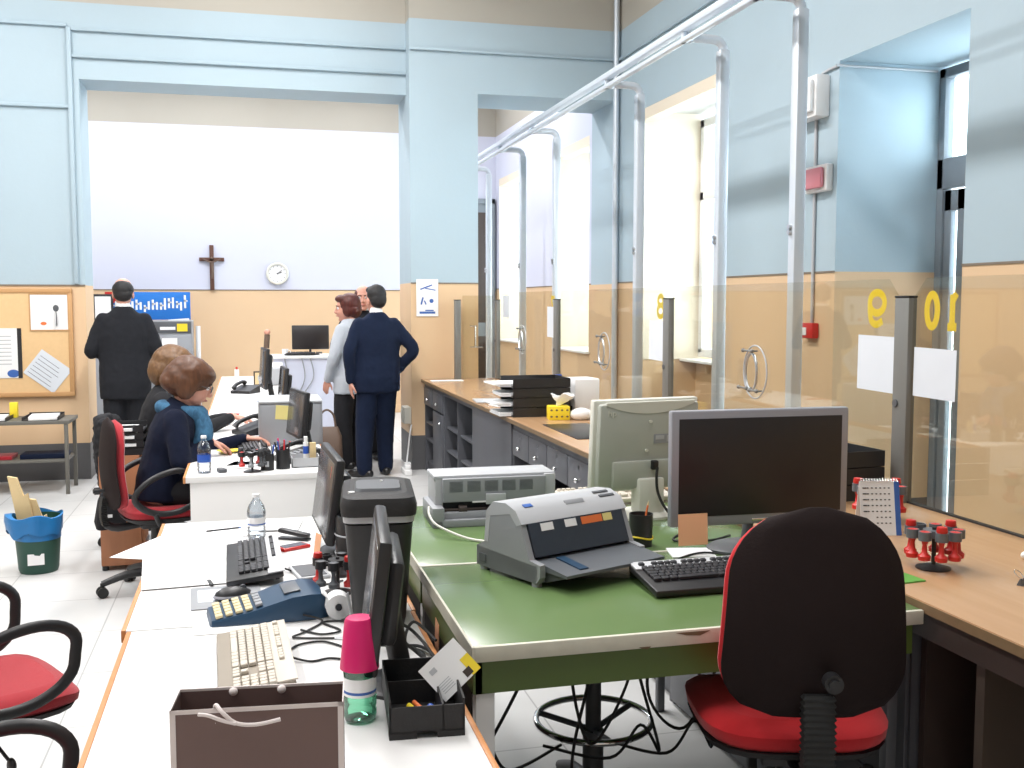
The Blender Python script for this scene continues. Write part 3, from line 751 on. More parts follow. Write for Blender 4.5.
B('chrome').tube([(0.175 * math.cos(a), 0.175 * math.sin(a), 0.33) for a in [2 * PI * k / 20 for k in range(20)]], 0.010, close=True, sub=3).obj('foot_ring', t)
for k in range(3):
    a = 0.5 + 2 * PI * k / 3
    B('greyd').cyl((0.02 * math.cos(a), 0.02 * math.sin(a), 0.30), (0.172 * math.cos(a), 0.172 * math.sin(a), 0.33), 0.009).obj('spoke', t)
B('blackm').lathe([(0.001, 0.56), (0.10, 0.565), (0.17, 0.59), (0.175, 0.63), (0.14, 0.65), (0.001, 0.655)]).obj('seat', t)
# cables hanging below the green desk
random.seed(3)
for k in range(7):
    x = 0.62 + 0.085 * k + random.uniform(-0.02, 0.02); y = 2.5 + 0.08 * random.random()
    dx = random.uniform(-0.16, 0.16); z1 = random.choice((0.01, 0.01, 0.12, 0.3))
    pts = [(x, y, 0.80), (x + dx * 0.3, y + 0.02, 0.62), (x + dx, y + 0.1, 0.36), (x + dx * 0.7, y + 0.14, z1 + 0.12), (x + dx * 0.2, y + 0.2, z1 + 0.006), (x - dx, y + 0.32, 0.008 + z1)]
    if k % 3 == 2: pts = [(x, y, 0.80), (x + dx * 0.2, y, 0.55), (x + 0.10, y + 0.05, 0.42), (x + 0.2, y + 0.05, 0.6), (x + 0.22, y + 0.05, 0.80)]
    cable(pts, 0.0045, label='black cable hanging below the green desk', group='black cables hanging under the green desk')

# ------------------------------------------------------------ keyboards, mice, monitors
def keyboard(label, loc, rotz, body, keys, strip=None, w=0.45, d=0.155, tilt=7, group='computer keyboards'):
    t = thing('keyboard', label, 'keyboard', loc, rot=(R(tilt), 0, rotz), group=group)
    b = B(body); b.box((0, 0, 0.009), (w, d, 0.018), bev=0.005); b.obj('body', t)
    if strip: B(strip).box((0, d / 2 - 0.020, 0.0195), (w - 0.006, 0.050, 0.004), bev=0.001).obj('top_strip', t, 'silver strip round the function keys')
    k = B(keys); u = 0.0188; x0 = -w / 2 + 0.018
    def key(x, y, kw=1.0, kh=1.0): k.box((x + kw * u / 2, y, 0.0235), (kw * u - 0.003, kh * u - 0.003, 0.009), bev=0.0015, seg=1)
    yy = d / 2 - 0.020
    for g in (0, 2, 6.6, 11.2): 
        for i in range(1 if g == 0 else 4): key(x0 + (g + i) * u, yy, 1, 0.8)
    for r_ in range(5):
        y = yy - 0.028 - r_ * u; x = x0
        off = (0, 1.5, 1.75, 1.25, 0)[r_]
        if r_ == 4:
            for kw in (1.25, 1.25, 1.25, 6, 1.25, 1.25, 1.25, 1.5): key(x, y, kw); x += kw * u
        else:
            if off: key(x, y, off); x += off * u
            while x < x0 + 13.2 * u: key(x, y); x += u
            key(x, y, max(0.8, (x0 + 15 * u - x) / u))
        if r_ in (0, 1, 4):
            for i in range(3): key(x0 + (15.4 + i) * u, y)
        if r_ == 3: key(x0 + 16.4 * u, y)
        for i in range(4): key(x0 + (18.8 + i) * u, y)
    k.obj('keys', t)
    for s in (-1, 1): B(body).box((s * (w / 2 - 0.05), d / 2 - 0.02, -0.006), (0.03, 0.012, 0.014)).obj('foot', t)
    return t
keyboard('black keyboard with silver top strip on the white desk, turned towards the left side', (0.005, 3.43, 0.756), R(-89), 'black', 'keyb', 'keyp', w=0.50, d=0.17)
keyboard('ivory keyboard on the nearest white desk, behind the brown bag', (0.0, 2.46, 0.756), R(-88), 'keywb', 'keyw', 'keyw', w=0.44, d=0.165)
keyboard('black keyboard with silver top strip on the nearer green desk', (1.215, 2.505, 0.866), R(1), 'black', 'keyb', 'keyp', w=0.46, d=0.19)
keyboard('black keyboard on the white desk under the typing hands of the woman in navy', (0.02, 6.12, 0.752), R(-86), 'black', 'keyb', None, w=0.44)
keyboard('black keyboard on the high desk at the back', (0.60, 12.72, 0.972), 0, 'black', 'keyb', None, w=0.36, d=0.12)
keyboard('ivory keyboard standing behind the foot of the beige monitor', (1.30, 3.66, 0.866), R(4), 'keyw', 'keyw', None, w=0.48, d=0.15)
def mouse(label, loc, rotz):
    t = thing('computer_mouse', label, 'mouse', loc, rotz)
    b = B('black'); b.lathe([(0.001, 0.0), (0.026, 0.001), (0.031, 0.010), (0.028, 0.022), (0.018, 0.032), (0.001, 0.036)], sy=1.75); b.obj('shell', t)
    B('silver').lathe([(0.0315, 0.006), (0.033, 0.010), (0.0305, 0.015)], sy=1.75).obj('side_band', t, 'silver band')
    B('greyd').cyl((-0.004, 0.028, 0.030), (0.004, 0.028, 0.030), 0.009).obj('wheel', t)
mouse('black mouse on the grey mouse pad beside the blue card terminal', (-0.055, 3.06, 0.744), R(-80))
o = B('grey', 'paperb').bx(-0.10, 0.10, -0.115, 0.115, 0, 0.003, bev=0.001).bx(-0.08, 0.02, -0.05, 0.08, 0.003, 0.0035, mi=1).obj('mouse_pad')
tag(o, 'grey mouse pad with a faded print on the white desk', 'mouse pad', None, (-0.075, 3.095, 0.741), R(3))
o = B('black').bx(-0.006, 0.006, -0.03, 0.03, 0, 0.008, bev=0.003).obj('paper_clip'); tag(o, 'small black clip on the white desk left of the black keyboard', 'clip', None, (-0.125, 3.25, 0.741), 0.2)

def monitor(label, loc, rotz, w, h, body, bezel=0.018, face='screen', depth=0.03, gap=0.08, tilt=0, stand='post', base=(0.11, 0.09), chin=0.0, deep=0.0, frame=None, basem=None, bdy=0.0):
    """screen faces local -Y; loc is the foot on the table"""
    t = thing('computer_monitor', label, 'monitor', loc, rotz)
    T = Matrix.Translation((0, 0, gap)) @ Euler((R(tilt), 0, 0)).to_matrix().to_4x4()
    def put(o): o.matrix_local = T; return o
    frame = frame or body
    b = B(frame)
    b.bx(-w / 2, w / 2, -depth, 0, 0, h, bev=0.008)
    c = put(b.obj('casing', t))
    B(body).bx(-w / 2 + 0.05, w / 2 - 0.05, 0.0, 0.035 + deep, 0.05, h - 0.05, bev=0.015).obj('rear_housing', c)
    B(face).bx(-w / 2 + bezel, w / 2 - bezel, -depth - 0.0015, -depth + 0.004, bezel + chin, h - bezel, bev=0.001).obj('screen', c)
    basem = basem or body
    b = B(basem); b.lathe([(0.001, 0), (base[0], 0), (base[0], 0.008), (base[0] * 0.9, 0.016), (0.001, 0.02)], sy=base[1] / base[0], c=(0, bdy + 0.05, 0)); b.obj('base', t)
    b = B(basem); b.tube([(0, 0.06 + bdy, 0.012), (0, 0.055 + bdy, gap * 0.6), (0, 0.03, gap + h * 0.35)], [0.03, 0.024, 0.024], sub=3, flat=0.6, seg=12); b.obj('stand', t)
    return t, c
# silver monitor on the green desk
t, c = monitor('wide silver-framed monitor with a black screen on the green desk', (1.465, 2.80, 0.85), R(-1), 0.57, 0.342, 'greyd', bezel=0.024, face='screenm', gap=0.094, base=(0.13, 0.095), frame='silver', basem='greyd', chin=0.006)
B('chrome').bx(-0.028, 0.028, -0.0315, -0.0295, 0.010, 0.018, bev=0.001).obj('maker_badge', c)
o = B('postit').box((0, 0, -0.055), (0.092, 0.001, 0.092), rot=(R(-4), 0, 0)).obj('sticky_note'); tag(o, 'orange sticky note hanging from the silver monitor frame', 'note', None, (1.245, 2.762, 0.995), 0.0)
# beige monitor seen from behind (its screen faces away)
t = thing('computer_monitor', 'beige monitor seen from behind with cables in its back', 'monitor', (1.345, 3.40, 0.85), R(8)); t.scale = (1.12, 1, 0.93)
c = B('putty', 'puttyl').bx(-0.185, 0.185, 0.0, 0.03, 0, 0.35, bev=0.006, mi=1).obj('casing', t); c.location = (0, 0.01, 0.095); c.rotation_euler = (R(4), 0, 0)
b = B('putty', 'puttyl'); 
b.bx(-0.176, 0.176, -0.03, 0.004, 0.01, 0.34, bev=0.014)
b.bx(-0.13, 0.13, -0.045, -0.026, 0.02, 0.125, bev=0.01)
h_ = b.obj('rear_housing', c)
P = []; n = 16
for k in range(n + 1): 
    u = -1 + 2 * k / n; P.append((u * 0.155, -0.032, 0.335 - 0.035 * (1 - u * u)))
P = P + [(0.155, -0.032, 0.345), (-0.155, -0.032, 0.345)]
b = B('puttyl'); b.prism(P, (0, 0.01, 0)); b.obj('carry_lip', c, 'pale curved lip')
b = B('puttyl')
for (x, z) in ((0.0, 0.27), (0.10, 0.27), (-0.01, 0.16), (0.10, 0.16)): b.cyl((x, -0.034, z), (x, -0.029, z), 0.006)
b.obj('screw', c)
B('grey', 'greyl').bx(0.015, 0.095, -0.032, -0.029, 0.185, 0.22, mi=0).bx(0.02, 0.05, -0.033, -0.031, 0.20, 0.215, mi=1).bx(0.06, 0.09, -0.033, -0.031, 0.19, 0.215, mi=1).obj('rating_label', c)
text('maker_mark', 'hp', 0.03, 'puttyl', c, (-0.135, -0.0315, 0.305), (PI / 2, 0, 0))
b = B('puttyl'); b.bx(-0.045, 0.045, -0.055, 0.01, 0.015, 0.15, bev=0.008); b.obj('stand', t)
b = B('puttyl'); b.lathe([(0.001, 0), (0.125, 0), (0.125, 0.008), (0.11, 0.018), (0.001, 0.022)], sy=0.75, c=(0, 0.0, 0)); b.obj('base', t)
B('bluep').bx(0.085, 0.115, -0.06, -0.04, 0.085, 0.125, bev=0.004).obj('video_plug', c, 'blue plug')
B('black').bx(0.0, 0.022, -0.06, -0.04, 0.09, 0.125, bev=0.004).obj('power_plug', c)
cable([(1.365, 3.33, 1.03), (1.36, 3.325, 0.99), (1.365, 3.32, 0.94), (1.385, 3.30, 0.89), (1.42, 3.27, 0.857), (1.50, 3.2, 0.855)], 0.005, label='black power cable at the back of the beige monitor')
cable([(1.45, 3.325, 1.03), (1.455, 3.33, 0.98), (1.49, 3.36, 0.93), (1.50, 3.34, 0.858)], 0.004, 'puttyl', 'pale video cable at the back of the beige monitor')
# edge-on monitors on the white desks (screens face the left)
monitor('black glossy monitor seen edge-on on the nearest white desk', (0.262, 2.275, 0.74), R(-95.5), 0.40, 0.285, 'black', bezel=0.02, face='gloss', gap=0.09, tilt=-7, base=(0.09, 0.08), depth=0.028)
t, c = monitor('black monitor with orange notes on its edge, on the second white desk', (0.25, 3.56, 0.74), R(-88), 0.47, 0.28, 'black', bezel=0.018, face='gloss', gap=0.075, tilt=-8, base=(0.10, 0.08))
o = B('postit').box((0, 0, 0), (0.001, 0.05, 0.10), rot=(0, R(8), 0)).obj('sticky_note'); tag(o, 'orange note stuck to the lower edge of the second monitor', 'note', None, (0.205, 3.38, 0.80), 0.3)
o = B('redp').box((0, 0, 0), (0.001, 0.03, 0.04)).obj('sticker'); tag(o, 'red sticker on the screen of the second monitor', 'sticker', None, (0.2565, 3.42, 1.045)); o.rotation_euler = (0, R(8), R(-3))
monitor('black monitor standing in front of the grey box on the white desk', (0.27, 6.02, 0.74), R(-80), 0.40, 0.27, 'black', face='gloss', gap=0.09, tilt=-6)
monitor('black monitor on the farthest white desk, nearer of two', (0.27, 8.55, 0.74), R(-86), 0.42, 0.28, 'black', gap=0.06, tilt=-6)
monitor('tall black monitor on the farthest white desk, farther of two', (0.14, 9.55, 0.74), R(-84), 0.44, 0.36, 'black', gap=0.09, tilt=-4)
monitor('black monitor on the high desk at the back', (0.735, 12.80, 0.96), 0, 0.44, 0.29, 'black', bezel=0.022, face='screenm', gap=0.07)

# ------------------------------------------------------------ printers
def front_printer():
    t = thing('matrix_printer', 'grey flatbed printer with a smoked cover, angled on the green desk', 'printer', (0.853, 2.765, 0.85), R(23)); t.scale = (0.93, 1.0, 0.94)
    w = 0.205
    # body side profile in (y, z): front is -y
    prof = [(0.155, 0.012), (-0.115, 0.012), (-0.13, 0.03), (-0.13, 0.066), (-0.085, 0.072), (-0.075, 0.095), (-0.045, 0.17), (-0.02, 0.2), (0.02, 0.215), (0.075, 0.21), (0.105, 0.18), (0.115, 0.09), (0.155, 0.07)]
    for s in (-1, 1):
        x = s * w - (0.02 if s > 0 else 0)
        b = B('grey'); b.prism([(x, p[0], p[1]) for p in prof], (0.02 if s > 0 else 0.02, 0, 0)); b.obj('side_panel', t)
    b = B('grey', 'greyl'); 
    b.prism([(-w, p[0], p[1]) for p in [(0.155, 0.012), (-0.115, 0.012), (-0.12, 0.06), (0.155, 0.07)]], (2 * w - 0.001, 0, 0))
    b.obj('chassis', t)
    top = [(-0.052, 0.168), (-0.026, 0.203), (0.018, 0.2185), (0.077, 0.2135), (0.108, 0.183), (0.118, 0.09), (0.1, 0.09), (0.09, 0.17), (0.0, 0.19), (-0.03, 0.16)]
    b = B('greyl'); b.prism([(-w - 0.001, p[0], p[1]) for p in top], (2 * w + 0.002, 0, 0), smooth=True); b.obj('top_cover', t, 'light grey rounded top')
    b = B('smoke'); b.prism([(-w + 0.022, p[0], p[1]) for p in [(-0.0535, 0.168), (-0.088, 0.078), (-0.078, 0.07), (-0.038, 0.16)]], (2 * w - 0.044, 0, 0))
    b.obj('smoked_cover', t, 'dark translucent front cover')
    b = B('greyd', 'rack'); b.prism([(-w + 0.022, p[0], p[1]) for p in [(-0.08, 0.068), (-0.215, 0.052), (-0.215, 0.044), (-0.08, 0.045)]], (2 * w - 0.03, 0, 0), mi=1)
    b.obj('front_tray', t)
    b = B('greyd'); b.prism([(-w + 0.03, p[0], p[1]) for p in [(-0.09, 0.0455), (-0.21, 0.0435), (-0.12, 0.012)]], (2 * w - 0.05, 0, 0)); b.obj('tray_support', t)
    b = B('teal', 'rack'); b.box((-0.10, -0.145, 0.0625), (0.03, 0.10, 0.004), rot=(R(7), 0, 0)); b.obj('paper_guide', t, 'blue paper guide')
    B('greyd').bx(-w - 0.003, -w, 0.11, 0.14, 0.025, 0.05).obj('power_switch', t)
    for sx_ in (-0.19, 0.19):
        for sy_ in (-0.10, 0.135): B('grey').cyl((sx_, sy_, 0), (sx_, sy_, 0.014), 0.014).obj('foot', t)
    # button strips and marks on the top
    b = B('greyd', 'greyl')
    for (x, y, z, r_) in ((0.15, 0.005, 0.2165, 19), (0.155, -0.018, 0.2085, 30)):
        b.box((x, y, z), (0.06, 0.010, 0.003), rot=(R(r_), 0, 0), bev=0.001)
    b.obj('button', t)
    b = B('grey'); b.box((0.02, -0.022, 0.205), (0.075, 0.016, 0.004), rot=(R(45), 0, 0), bev=0.002); b.obj('lid_grip', t)
    b = B('ink'); b.box((-0.15, -0.012, 0.2105), (0.032, 0.016, 0.002), rot=(R(22), 0, 0), bev=0.001); b.obj('maker_mark', t, 'small blue mark')
    def sticker(x, w_, m, lb, dz=0.0):
        b = B(m); b.box((0, 0, 0), (w_, 0.0012, 0.022)); s_ = b.obj('sticker', t, lb)
        s_.location = (x, -0.0600, 0.154 + dz); s_.rotation_euler = (R(-21), 0, 0)
    sticker(-0.118, 0.046, 'whitep', 'white sticker'); sticker(-0.028, 0.044, 'whitep', 'white sticker'); sticker(0.055, 0.082, 'orange', 'orange sticker'); sticker(0.118, 0.036, 'posty', 'pale green sticker')
front_printer()
# second printer
t = thing('printer', 'wide grey printer at the far edge of the green desks, turned away', 'printer', (0.80, 3.46, 0.85), R(-1)); t.scale = (0.92, 0.72, 0.90)
b = B('grey', 'greyl'); b.bx(-0.235, 0.235, -0.10, 0.17, 0.0, 0.05, bev=0.008); b.bx(-0.235, -0.19, -0.14, 0.17, 0.0, 0.075, bev=0.006); b.bx(-0.235, 0.235, -0.14, -0.11, 0.0, 0.028, bev=0.004); b.obj('base', t)
b = B('greyl'); b.bx(-0.22, 0.24, -0.06, 0.16, 0.165, 0.185, bev=0.006); b.bx(0.195, 0.24, -0.07, 0.16, 0.03, 0.18, bev=0.006); b.bx(-0.215, -0.185, -0.06, 0.16, 0.05, 0.18, bev=0.006); b.obj('case', t)
b = B('grey', 'rack'); b.bx(-0.19, 0.20, -0.085, -0.06, 0.085, 0.175, bev=0.006)
for k in range(5):
    for r_ in range(9): b.bx(-0.165 + k * 0.066, -0.165 + k * 0.066 + 0.05, -0.0865, -0.084, 0.125 + r_ * 0.0045, 0.127 + r_ * 0.0045, mi=1)
b.obj('vent_panel', t)
b = B('cabd', 'brown'); b.bx(-0.185, 0.19, -0.05, 0.1, 0.04, 0.09); b.cyl((-0.13, -0.075, 0.055), (-0.10, -0.075, 0.055), 0.018, mi=1); b.cyl((-0.02, -0.075, 0.05), (0.05, -0.075, 0.05), 0.014, mi=1); b.cyl((-0.19, -0.07, 0.055), (0.19, -0.07, 0.055), 0.006, mi=1); b.obj('mechanism', t)
B('greyl').bx(-0.03, 0.045, -0.10, -0.086, 0.075, 0.115, bev=0.003).obj('connector', t)
B('whitep').bx(-0.08, -0.03, -0.088, -0.0855, 0.082, 0.088).obj('label_strip', t)
cable([(0.565, 3.33, 0.93), (0.56, 3.29, 0.91), (0.58, 3.24, 0.885), (0.66, 3.16, 0.858), (0.74, 3.10, 0.855), (0.80, 3.06, 0.858)], 0.004, 'puttyl', 'white cable from the far printer across the green desk')

# ------------------------------------------------------------ small things on the green desk
t = thing('pen_cup', 'black pen cup with an orange pencil and a yellow rubber band', 'cup', (1.165, 2.97, 0.85))
B('black').lathe([(0.001, 0), (0.034, 0), (0.037, 0.1), (0.034, 0.1), (0.031, 0.006), (0.001, 0.006)]).obj('cup', t)
B('yellow').tube([(0.0365 * math.cos(a), 0.0365 * math.sin(a), 0.028 + 0.004 * math.sin(2 * a)) for a in [2 * PI * k / 16 for k in range(16)]], 0.003, close=True, sub=2, seg=6).obj('rubber_band', t)
o = B('orange', 'card').cyl((0.0, 0.0, 0.008), (0.022, 0.0, 0.125), 0.0035, seg=6).cyl((0.022, 0, 0.125), (0.024, 0, 0.137), 0.0035, 0.0005, seg=6, mi=1).obj('pencil'); tag(o, 'orange pencil standing in the black pen cup', 'pencil', None, (1.165, 2.97, 0.85))
o = B('whitep').box((0, 0, 0.003), (0.13, 0.11, 0.006), bev=0.001).obj('note_block'); tag(o, 'white note paper on the green desk below the pen cup', 'paper', None, (1.27, 2.83, 0.85), R(-12))
o = B('greend', 'postb').box((0, 0, 0.002), (0.10, 0.08, 0.004)).obj('green_card'); o.data.materials[0] = mat('lime_card', (0.12, 0.36, 0.06), 0.6); tag(o, 'lime green card on the counter beside the chair back', 'card', None, (1.655, 2.36, 0.87), 0.1)
cable([(1.14, 2.60, 0.875), (1.16, 2.72, 0.858), (1.30, 2.80, 0.860), (1.42, 2.70, 0.856), (1.5, 2.78, 0.856)], 0.003, label='thin black cable behind the green desk keyboard')
cable([(1.42, 3.0, 0.90), (1.33, 3.02, 0.87), (1.28, 2.98, 0.857), (1.38, 2.95, 0.857), (1.48, 3.0, 0.857)], 0.004, label='black cable loop beside the silver monitor foot')
# flip calendar
t = thing('desk_calendar', 'white spiral desk calendar with a blue right margin, standing on the counter', 'calendar', (1.915, 2.83, 0.87), R(-14)); t.scale = (0.92, 0.92, 0.87)
T1 = Euler((R(-12), 0, 0)).to_matrix().to_4x4()
b = B('whitep', 'ink'); b.bx(-0.068, 0.068, -0.001, 0.001, 0, 0.195); b.bx(0.05, 0.068, -0.0016, 0.0005, 0, 0.195, mi=1); pg = b.obj('page', t); pg.rotation_euler = (R(-12), 0, 0)
b = B('whitep'); b.bx(-0.068, 0.068, -0.001, 0.001, 0, 0.195); q = b.obj('back_page', t); q.location = (0, 0.08, 0); q.rotation_euler = (R(12), 0, 0)
b = B('chrome')
for k in range(14): b.cyl((-0.061 + k * 0.0094, 0.036, 0.190), (-0.061 + k * 0.0094, 0.046, 0.199), 0.0022, seg=6)
b.obj('spiral', t)
b = B('txt')
for r_ in range(7):
    for c_ in range(7):
        if r_ > 4 and c_ < 3: continue
        b.bx(-0.058 + c_ * 0.0145, -0.058 + c_ * 0.0145 + (0.013 if c_ == 0 else 0.006), -0.0022, -0.001, 0.168 - r_ * 0.021, 0.172 - r_ * 0.021)
b.obj('printed_rows', pg)
# stamp carousels
def carousel(label, loc, rotz, n=8, cols=('redp',), scale=1.0, holder='rack'):
    t = thing('stamp_carousel', label, 'stamp rack', loc, rotz)
    t.scale = (scale,) * 3
    B('black').lathe([(0.001, 0), (0.046, 0), (0.046, 0.004), (0.02, 0.012), (0.001, 0.012)]).obj('base', t)
    B('black').cyl((0, 0, 0.01), (0, 0, 0.115), 0.006).obj('stem', t)
    b = B(holder)
    for k in range(n):
        a = 2 * PI * k / n; x, y = 0.062 * math.cos(a), 0.062 * math.sin(a)
        b.lathe([(0.017, 0.088), (0.017, 0.112), (0.0135, 0.112), (0.0135, 0.088), (0.017, 0.088)], c=(x, y, 0), seg=14)
        b.cyl((0, 0, 0.096), (x * 0.72, y * 0.72, 0.096), 0.005)
    b.lathe([(0.001, 0.088), (0.03, 0.088), (0.03, 0.108), (0.001, 0.108)], seg=16)
    b.obj('holder_ring', t)
    for k in range(n):
        if (k * 5) % 7 == 3: continue
        a = 2 * PI * k / n; x, y = 0.062 * math.cos(a), 0.062 * math.sin(a); m = cols[k % len(cols)]
        b = B(m, 'puttyl'); zt = 0.128 if k % 3 == 0 else 0.112
        b.lathe([(0.001, 0.034), (0.016, 0.034), (0.017, 0.046), (0.008, 0.054), (0.006, 0.075), (0.010, 0.088), (0.010, zt - 0.022), (0.015, zt - 0.012), (0.013, zt), (0.001, zt + 0.002)], c=(x, y, 0), seg=14)
        o = b.obj('rubber_stamp', None)
        tag(o, 'rubber stamp hanging in the ' + label, 'stamp', 'rubber stamps in the ' + label)
        o.parent = None; o.location = Vector(loc); o.rotation_euler = (0, 0, rotz); o.scale = (scale,) * 3
    return t
carousel('stamp carousel of red stamps on the wooden counter', (1.815, 2.44, 0.87), 0.2, 9)
carousel('stamp carousel of mixed stamps on the second white desk', (0.245, 3.06, 0.74), 0.5, 8, ('redp', 'greyd', 'greyd'), 0.95, 'black')
carousel('small stamp carousel on the desk of the woman in navy', (0.01, 5.40, 0.74), 0.1, 7, ('greyd', 'redp', 'grey'), 0.95, 'black')
carousel('stamp carousel half hidden behind the desk calendar', (2.03, 3.02, 0.87), 0.1, 8, ('redp',), 1.1)
# bits at the right edge of the counter
t = thing('binder_clip', 'small metal clip at the right edge of the counter', 'clip', (1.93, 2.235, 0.87), 0.4)
B('greyd').prism([(-0.015, -0.008, 0), (-0.015, 0.008, 0), (-0.015, 0, 0.018)], (0.03, 0, 0)).obj('jaw', t); B('chrome').tube([(-0.008, 0, 0.018), (-0.012, -0.02, 0.02), (0.0, -0.032, 0.012), (0.012, -0.02, 0.02), (0.008, 0, 0.018)], 0.0012, sub=4, seg=6).obj('wire_handle', t); B('chrome').tube([(-0.008, 0, 0.018), (-0.012, 0.015, 0.03), (0.0, 0.02, 0.036), (0.012, 0.015, 0.03), (0.008, 0, 0.018)], 0.0012, sub=4, seg=6).obj('wire_handle', t)
o = B('whitep').sph((0, 0, 0.012), (0.022, 0.016, 0.012)).sph((0.015, 0.004, 0.01), (0.016, 0.013, 0.01)).obj('eraser'); tag(o, 'small white lump at the right edge of the counter near the glass', 'eraser', None, (2.14, 2.46, 0.87))
# black letter trays
def trays(label, loc, rotz, n, w, d, h, papers, group, cat='letter tray', side=-1):
    for k in range(n):
        t = thing('letter_tray', label[k] if isinstance(label, (list, tuple)) else label, cat, (loc[0], loc[1], loc[2] + k * h), rotz, group)
        b = B('black'); b.bx(-w / 2, w / 2, -d / 2, d / 2, 0, 0.004); b.bx(-w / 2, w / 2, -d / 2, -d / 2 + 0.004, 0.004, h - 0.004); b.bx(-w / 2, w / 2, d / 2 - 0.004, d / 2, 0.004, h - 0.004); b.bx(w / 2 - 0.004, w / 2, -d / 2, d / 2, 0.004, h - 0.004); b.bx(-w / 2, -w / 2 + 0.003, -d / 2, d / 2, 0.004, 0.014)
        b.obj('tray', t)
        if papers:
            B('greyl').bx(-w / 2 - 0.003, -w / 2 + 0.001, -d / 2 + 0.02, -d / 2 + 0.08, 0.010, 0.028, bev=0.001).obj('label_holder', t)
            for j in range(2):
                r_ = random.uniform(-0.12, 0.12)
                o = B('whitep').box((0, 0, 0.006 + j * 0.012), (w * 0.82, d * 0.8, 0.010), rot=(0, 0, 0)).obj('paper_stack')
                tag(o, 'white papers sticking out of the black letter tray stack', 'papers', 'papers in the black letter trays', (loc[0] - 0.085 - 0.04 * j * (k % 2) - random.uniform(0, 0.03), loc[1] + 0.01, loc[2] + k * h + 0.004), rotz + r_ * 0.4)
trays(['lowest of the four black letter trays on the counter', 'second lowest of the four black letter trays on the counter', 'second highest of the four black letter trays on the counter', 'topmost of the four black letter trays on the counter'], (1.81, 6.52, 0.87), 0, 4, 0.38, 0.34, 0.062, True, 'black letter trays stacked on the counter')
trays(['lowest black tray behind the silver monitor', 'middle black tray behind the silver monitor', 'topmost black tray behind the silver monitor'], (2.10, 3.50, 0.87), R(4), 3, 0.34, 0.30, 0.062, False, 'black trays behind the silver monitor')
trays(['lowest black tray on the wooden drawer unit', 'second black tray on the wooden drawer unit', 'third black tray on the wooden drawer unit', 'topmost black tray on the wooden drawer unit'], (-0.725, 6.645, 0.69), R(180), 4, 0.22, 0.27, 0.046, False, 'black trays on the wooden drawer unit')
for k in range(3):
    o = B('whitep').box((0, 0, 0.01), (0.15, 0.22, 0.016)).obj('paper_stack'); tag(o, 'white papers in the black trays on the wooden drawer unit', 'papers', 'papers in the trays on the wooden unit', (-0.74, 6.60, 0.742 + k * 0.046), 0.1 - 0.1 * k)
o = B('whitep').box((0, 0, 0.004), (0.21, 0.29, 0.008)).obj('paper_stack'); tag(o, 'sheets lying on the counter beside the black letter trays', 'papers', None, (1.78, 7.02, 0.872), 0.25)
o = B('greyl').box((0, 0, 0.003), (0.20, 0.29, 0.006)).obj('folder'); tag(o, 'grey folder lying on the counter edge past the letter trays', 'folder', None, (1.71, 7.45, 0.872), -0.1)
o = B('whitep').box((0, 0, 0.003), (0.30, 0.10, 0.006)).obj('paper_stack'); tag(o, 'white papers at the far end of the counter by the pillar', 'papers', None, (1.78, 9.45, 0.872), 0)
# tissue box
t = thing('tissue_box', 'yellow tissue box with a white tissue on the counter', 'tissue box', (1.87, 6.19, 0.87), R(-8))
B('yellow', 'chipb').bx(-0.065, 0.065, -0.055, 0.055, 0, 0.085, bev=0.003).obj('box', t)
b = B('chipb')
for k in range(8): b.sph((-0.05 + (k % 4) * 0.033, -0.0555, 0.022 + (k // 4) * 0.04), (0.008, 0.001, 0.006), u=8, v=6)
b.obj('printed_pattern', t)
b = B('whitep'); P = [Vector((0, 0, 0.083))]
bm = b.bm
vs = []
for i in range(6):
    rr = 0.01 + 0.012 * i
    vs.append([bm.verts.new((rr * math.cos(a) * (1 + 0.3 * math.sin(3 * a + i)) + 0.008 * i, rr * 0.6 * math.sin(a), 0.084 + 0.014 * i + 0.012 * math.sin(4 * a + i * 0.5) * (i / 5))) for a in [2 * PI * k / 16 for k in range(16)]])
for i in range(5):
    for j in range(16): bm.faces.new((vs[i][j], vs[i][(j + 1) % 16], vs[i + 1][(j + 1) % 16], vs[i + 1][j]))
b.obj('tissue', t)
o = B('screenm').bx(-0.14, 0.14, -0.34, 0.34, 0, 0.004, bev=0.001).obj('desk_mat'); tag(o, 'thin dark desk mat on the counter beyond the beige monitor', 'mat', None, (1.83, 5.58, 0.87), 0)
t = thing('receipt_printer', 'white box-shaped device on the counter right of the tissue box', 'device', (2.13, 6.55, 0.87), R(5))
B('whitep').bx(-0.08, 0.10, -0.10, 0.10, 0, 0.23, bev=0.012).obj('body', t); B('black').bx(-0.085, -0.079, -0.06, 0.06, 0.02, 0.05).obj('slot', t)
o = B('whitep').sph((0, 0, 0.035), (0.07, 0.05, 0.04)).sph((0.05, 0.01, 0.025), (0.05, 0.04, 0.03)).obj('crumpled_paper'); tag(o, 'crumpled white paper beside the yellow tissue box', 'paper', None, (2.0, 6.13, 0.87))
t = thing('hand_bottle', 'small white pump bottle on the counter beyond the letter trays', 'bottle', (2.16, 7.1, 0.87))
B('whitep').lathe([(0.001, 0), (0.035, 0), (0.037, 0.12), (0.03, 0.16), (0.012, 0.175), (0.001, 0.175)]).obj('body', t); B('bluep').cyl((0, 0, 0.175), (0, 0, 0.20), 0.014).bx(-0.05, 0.01, -0.008, 0.008, 0.20, 0.215, bev=0.003).obj('pump', t)

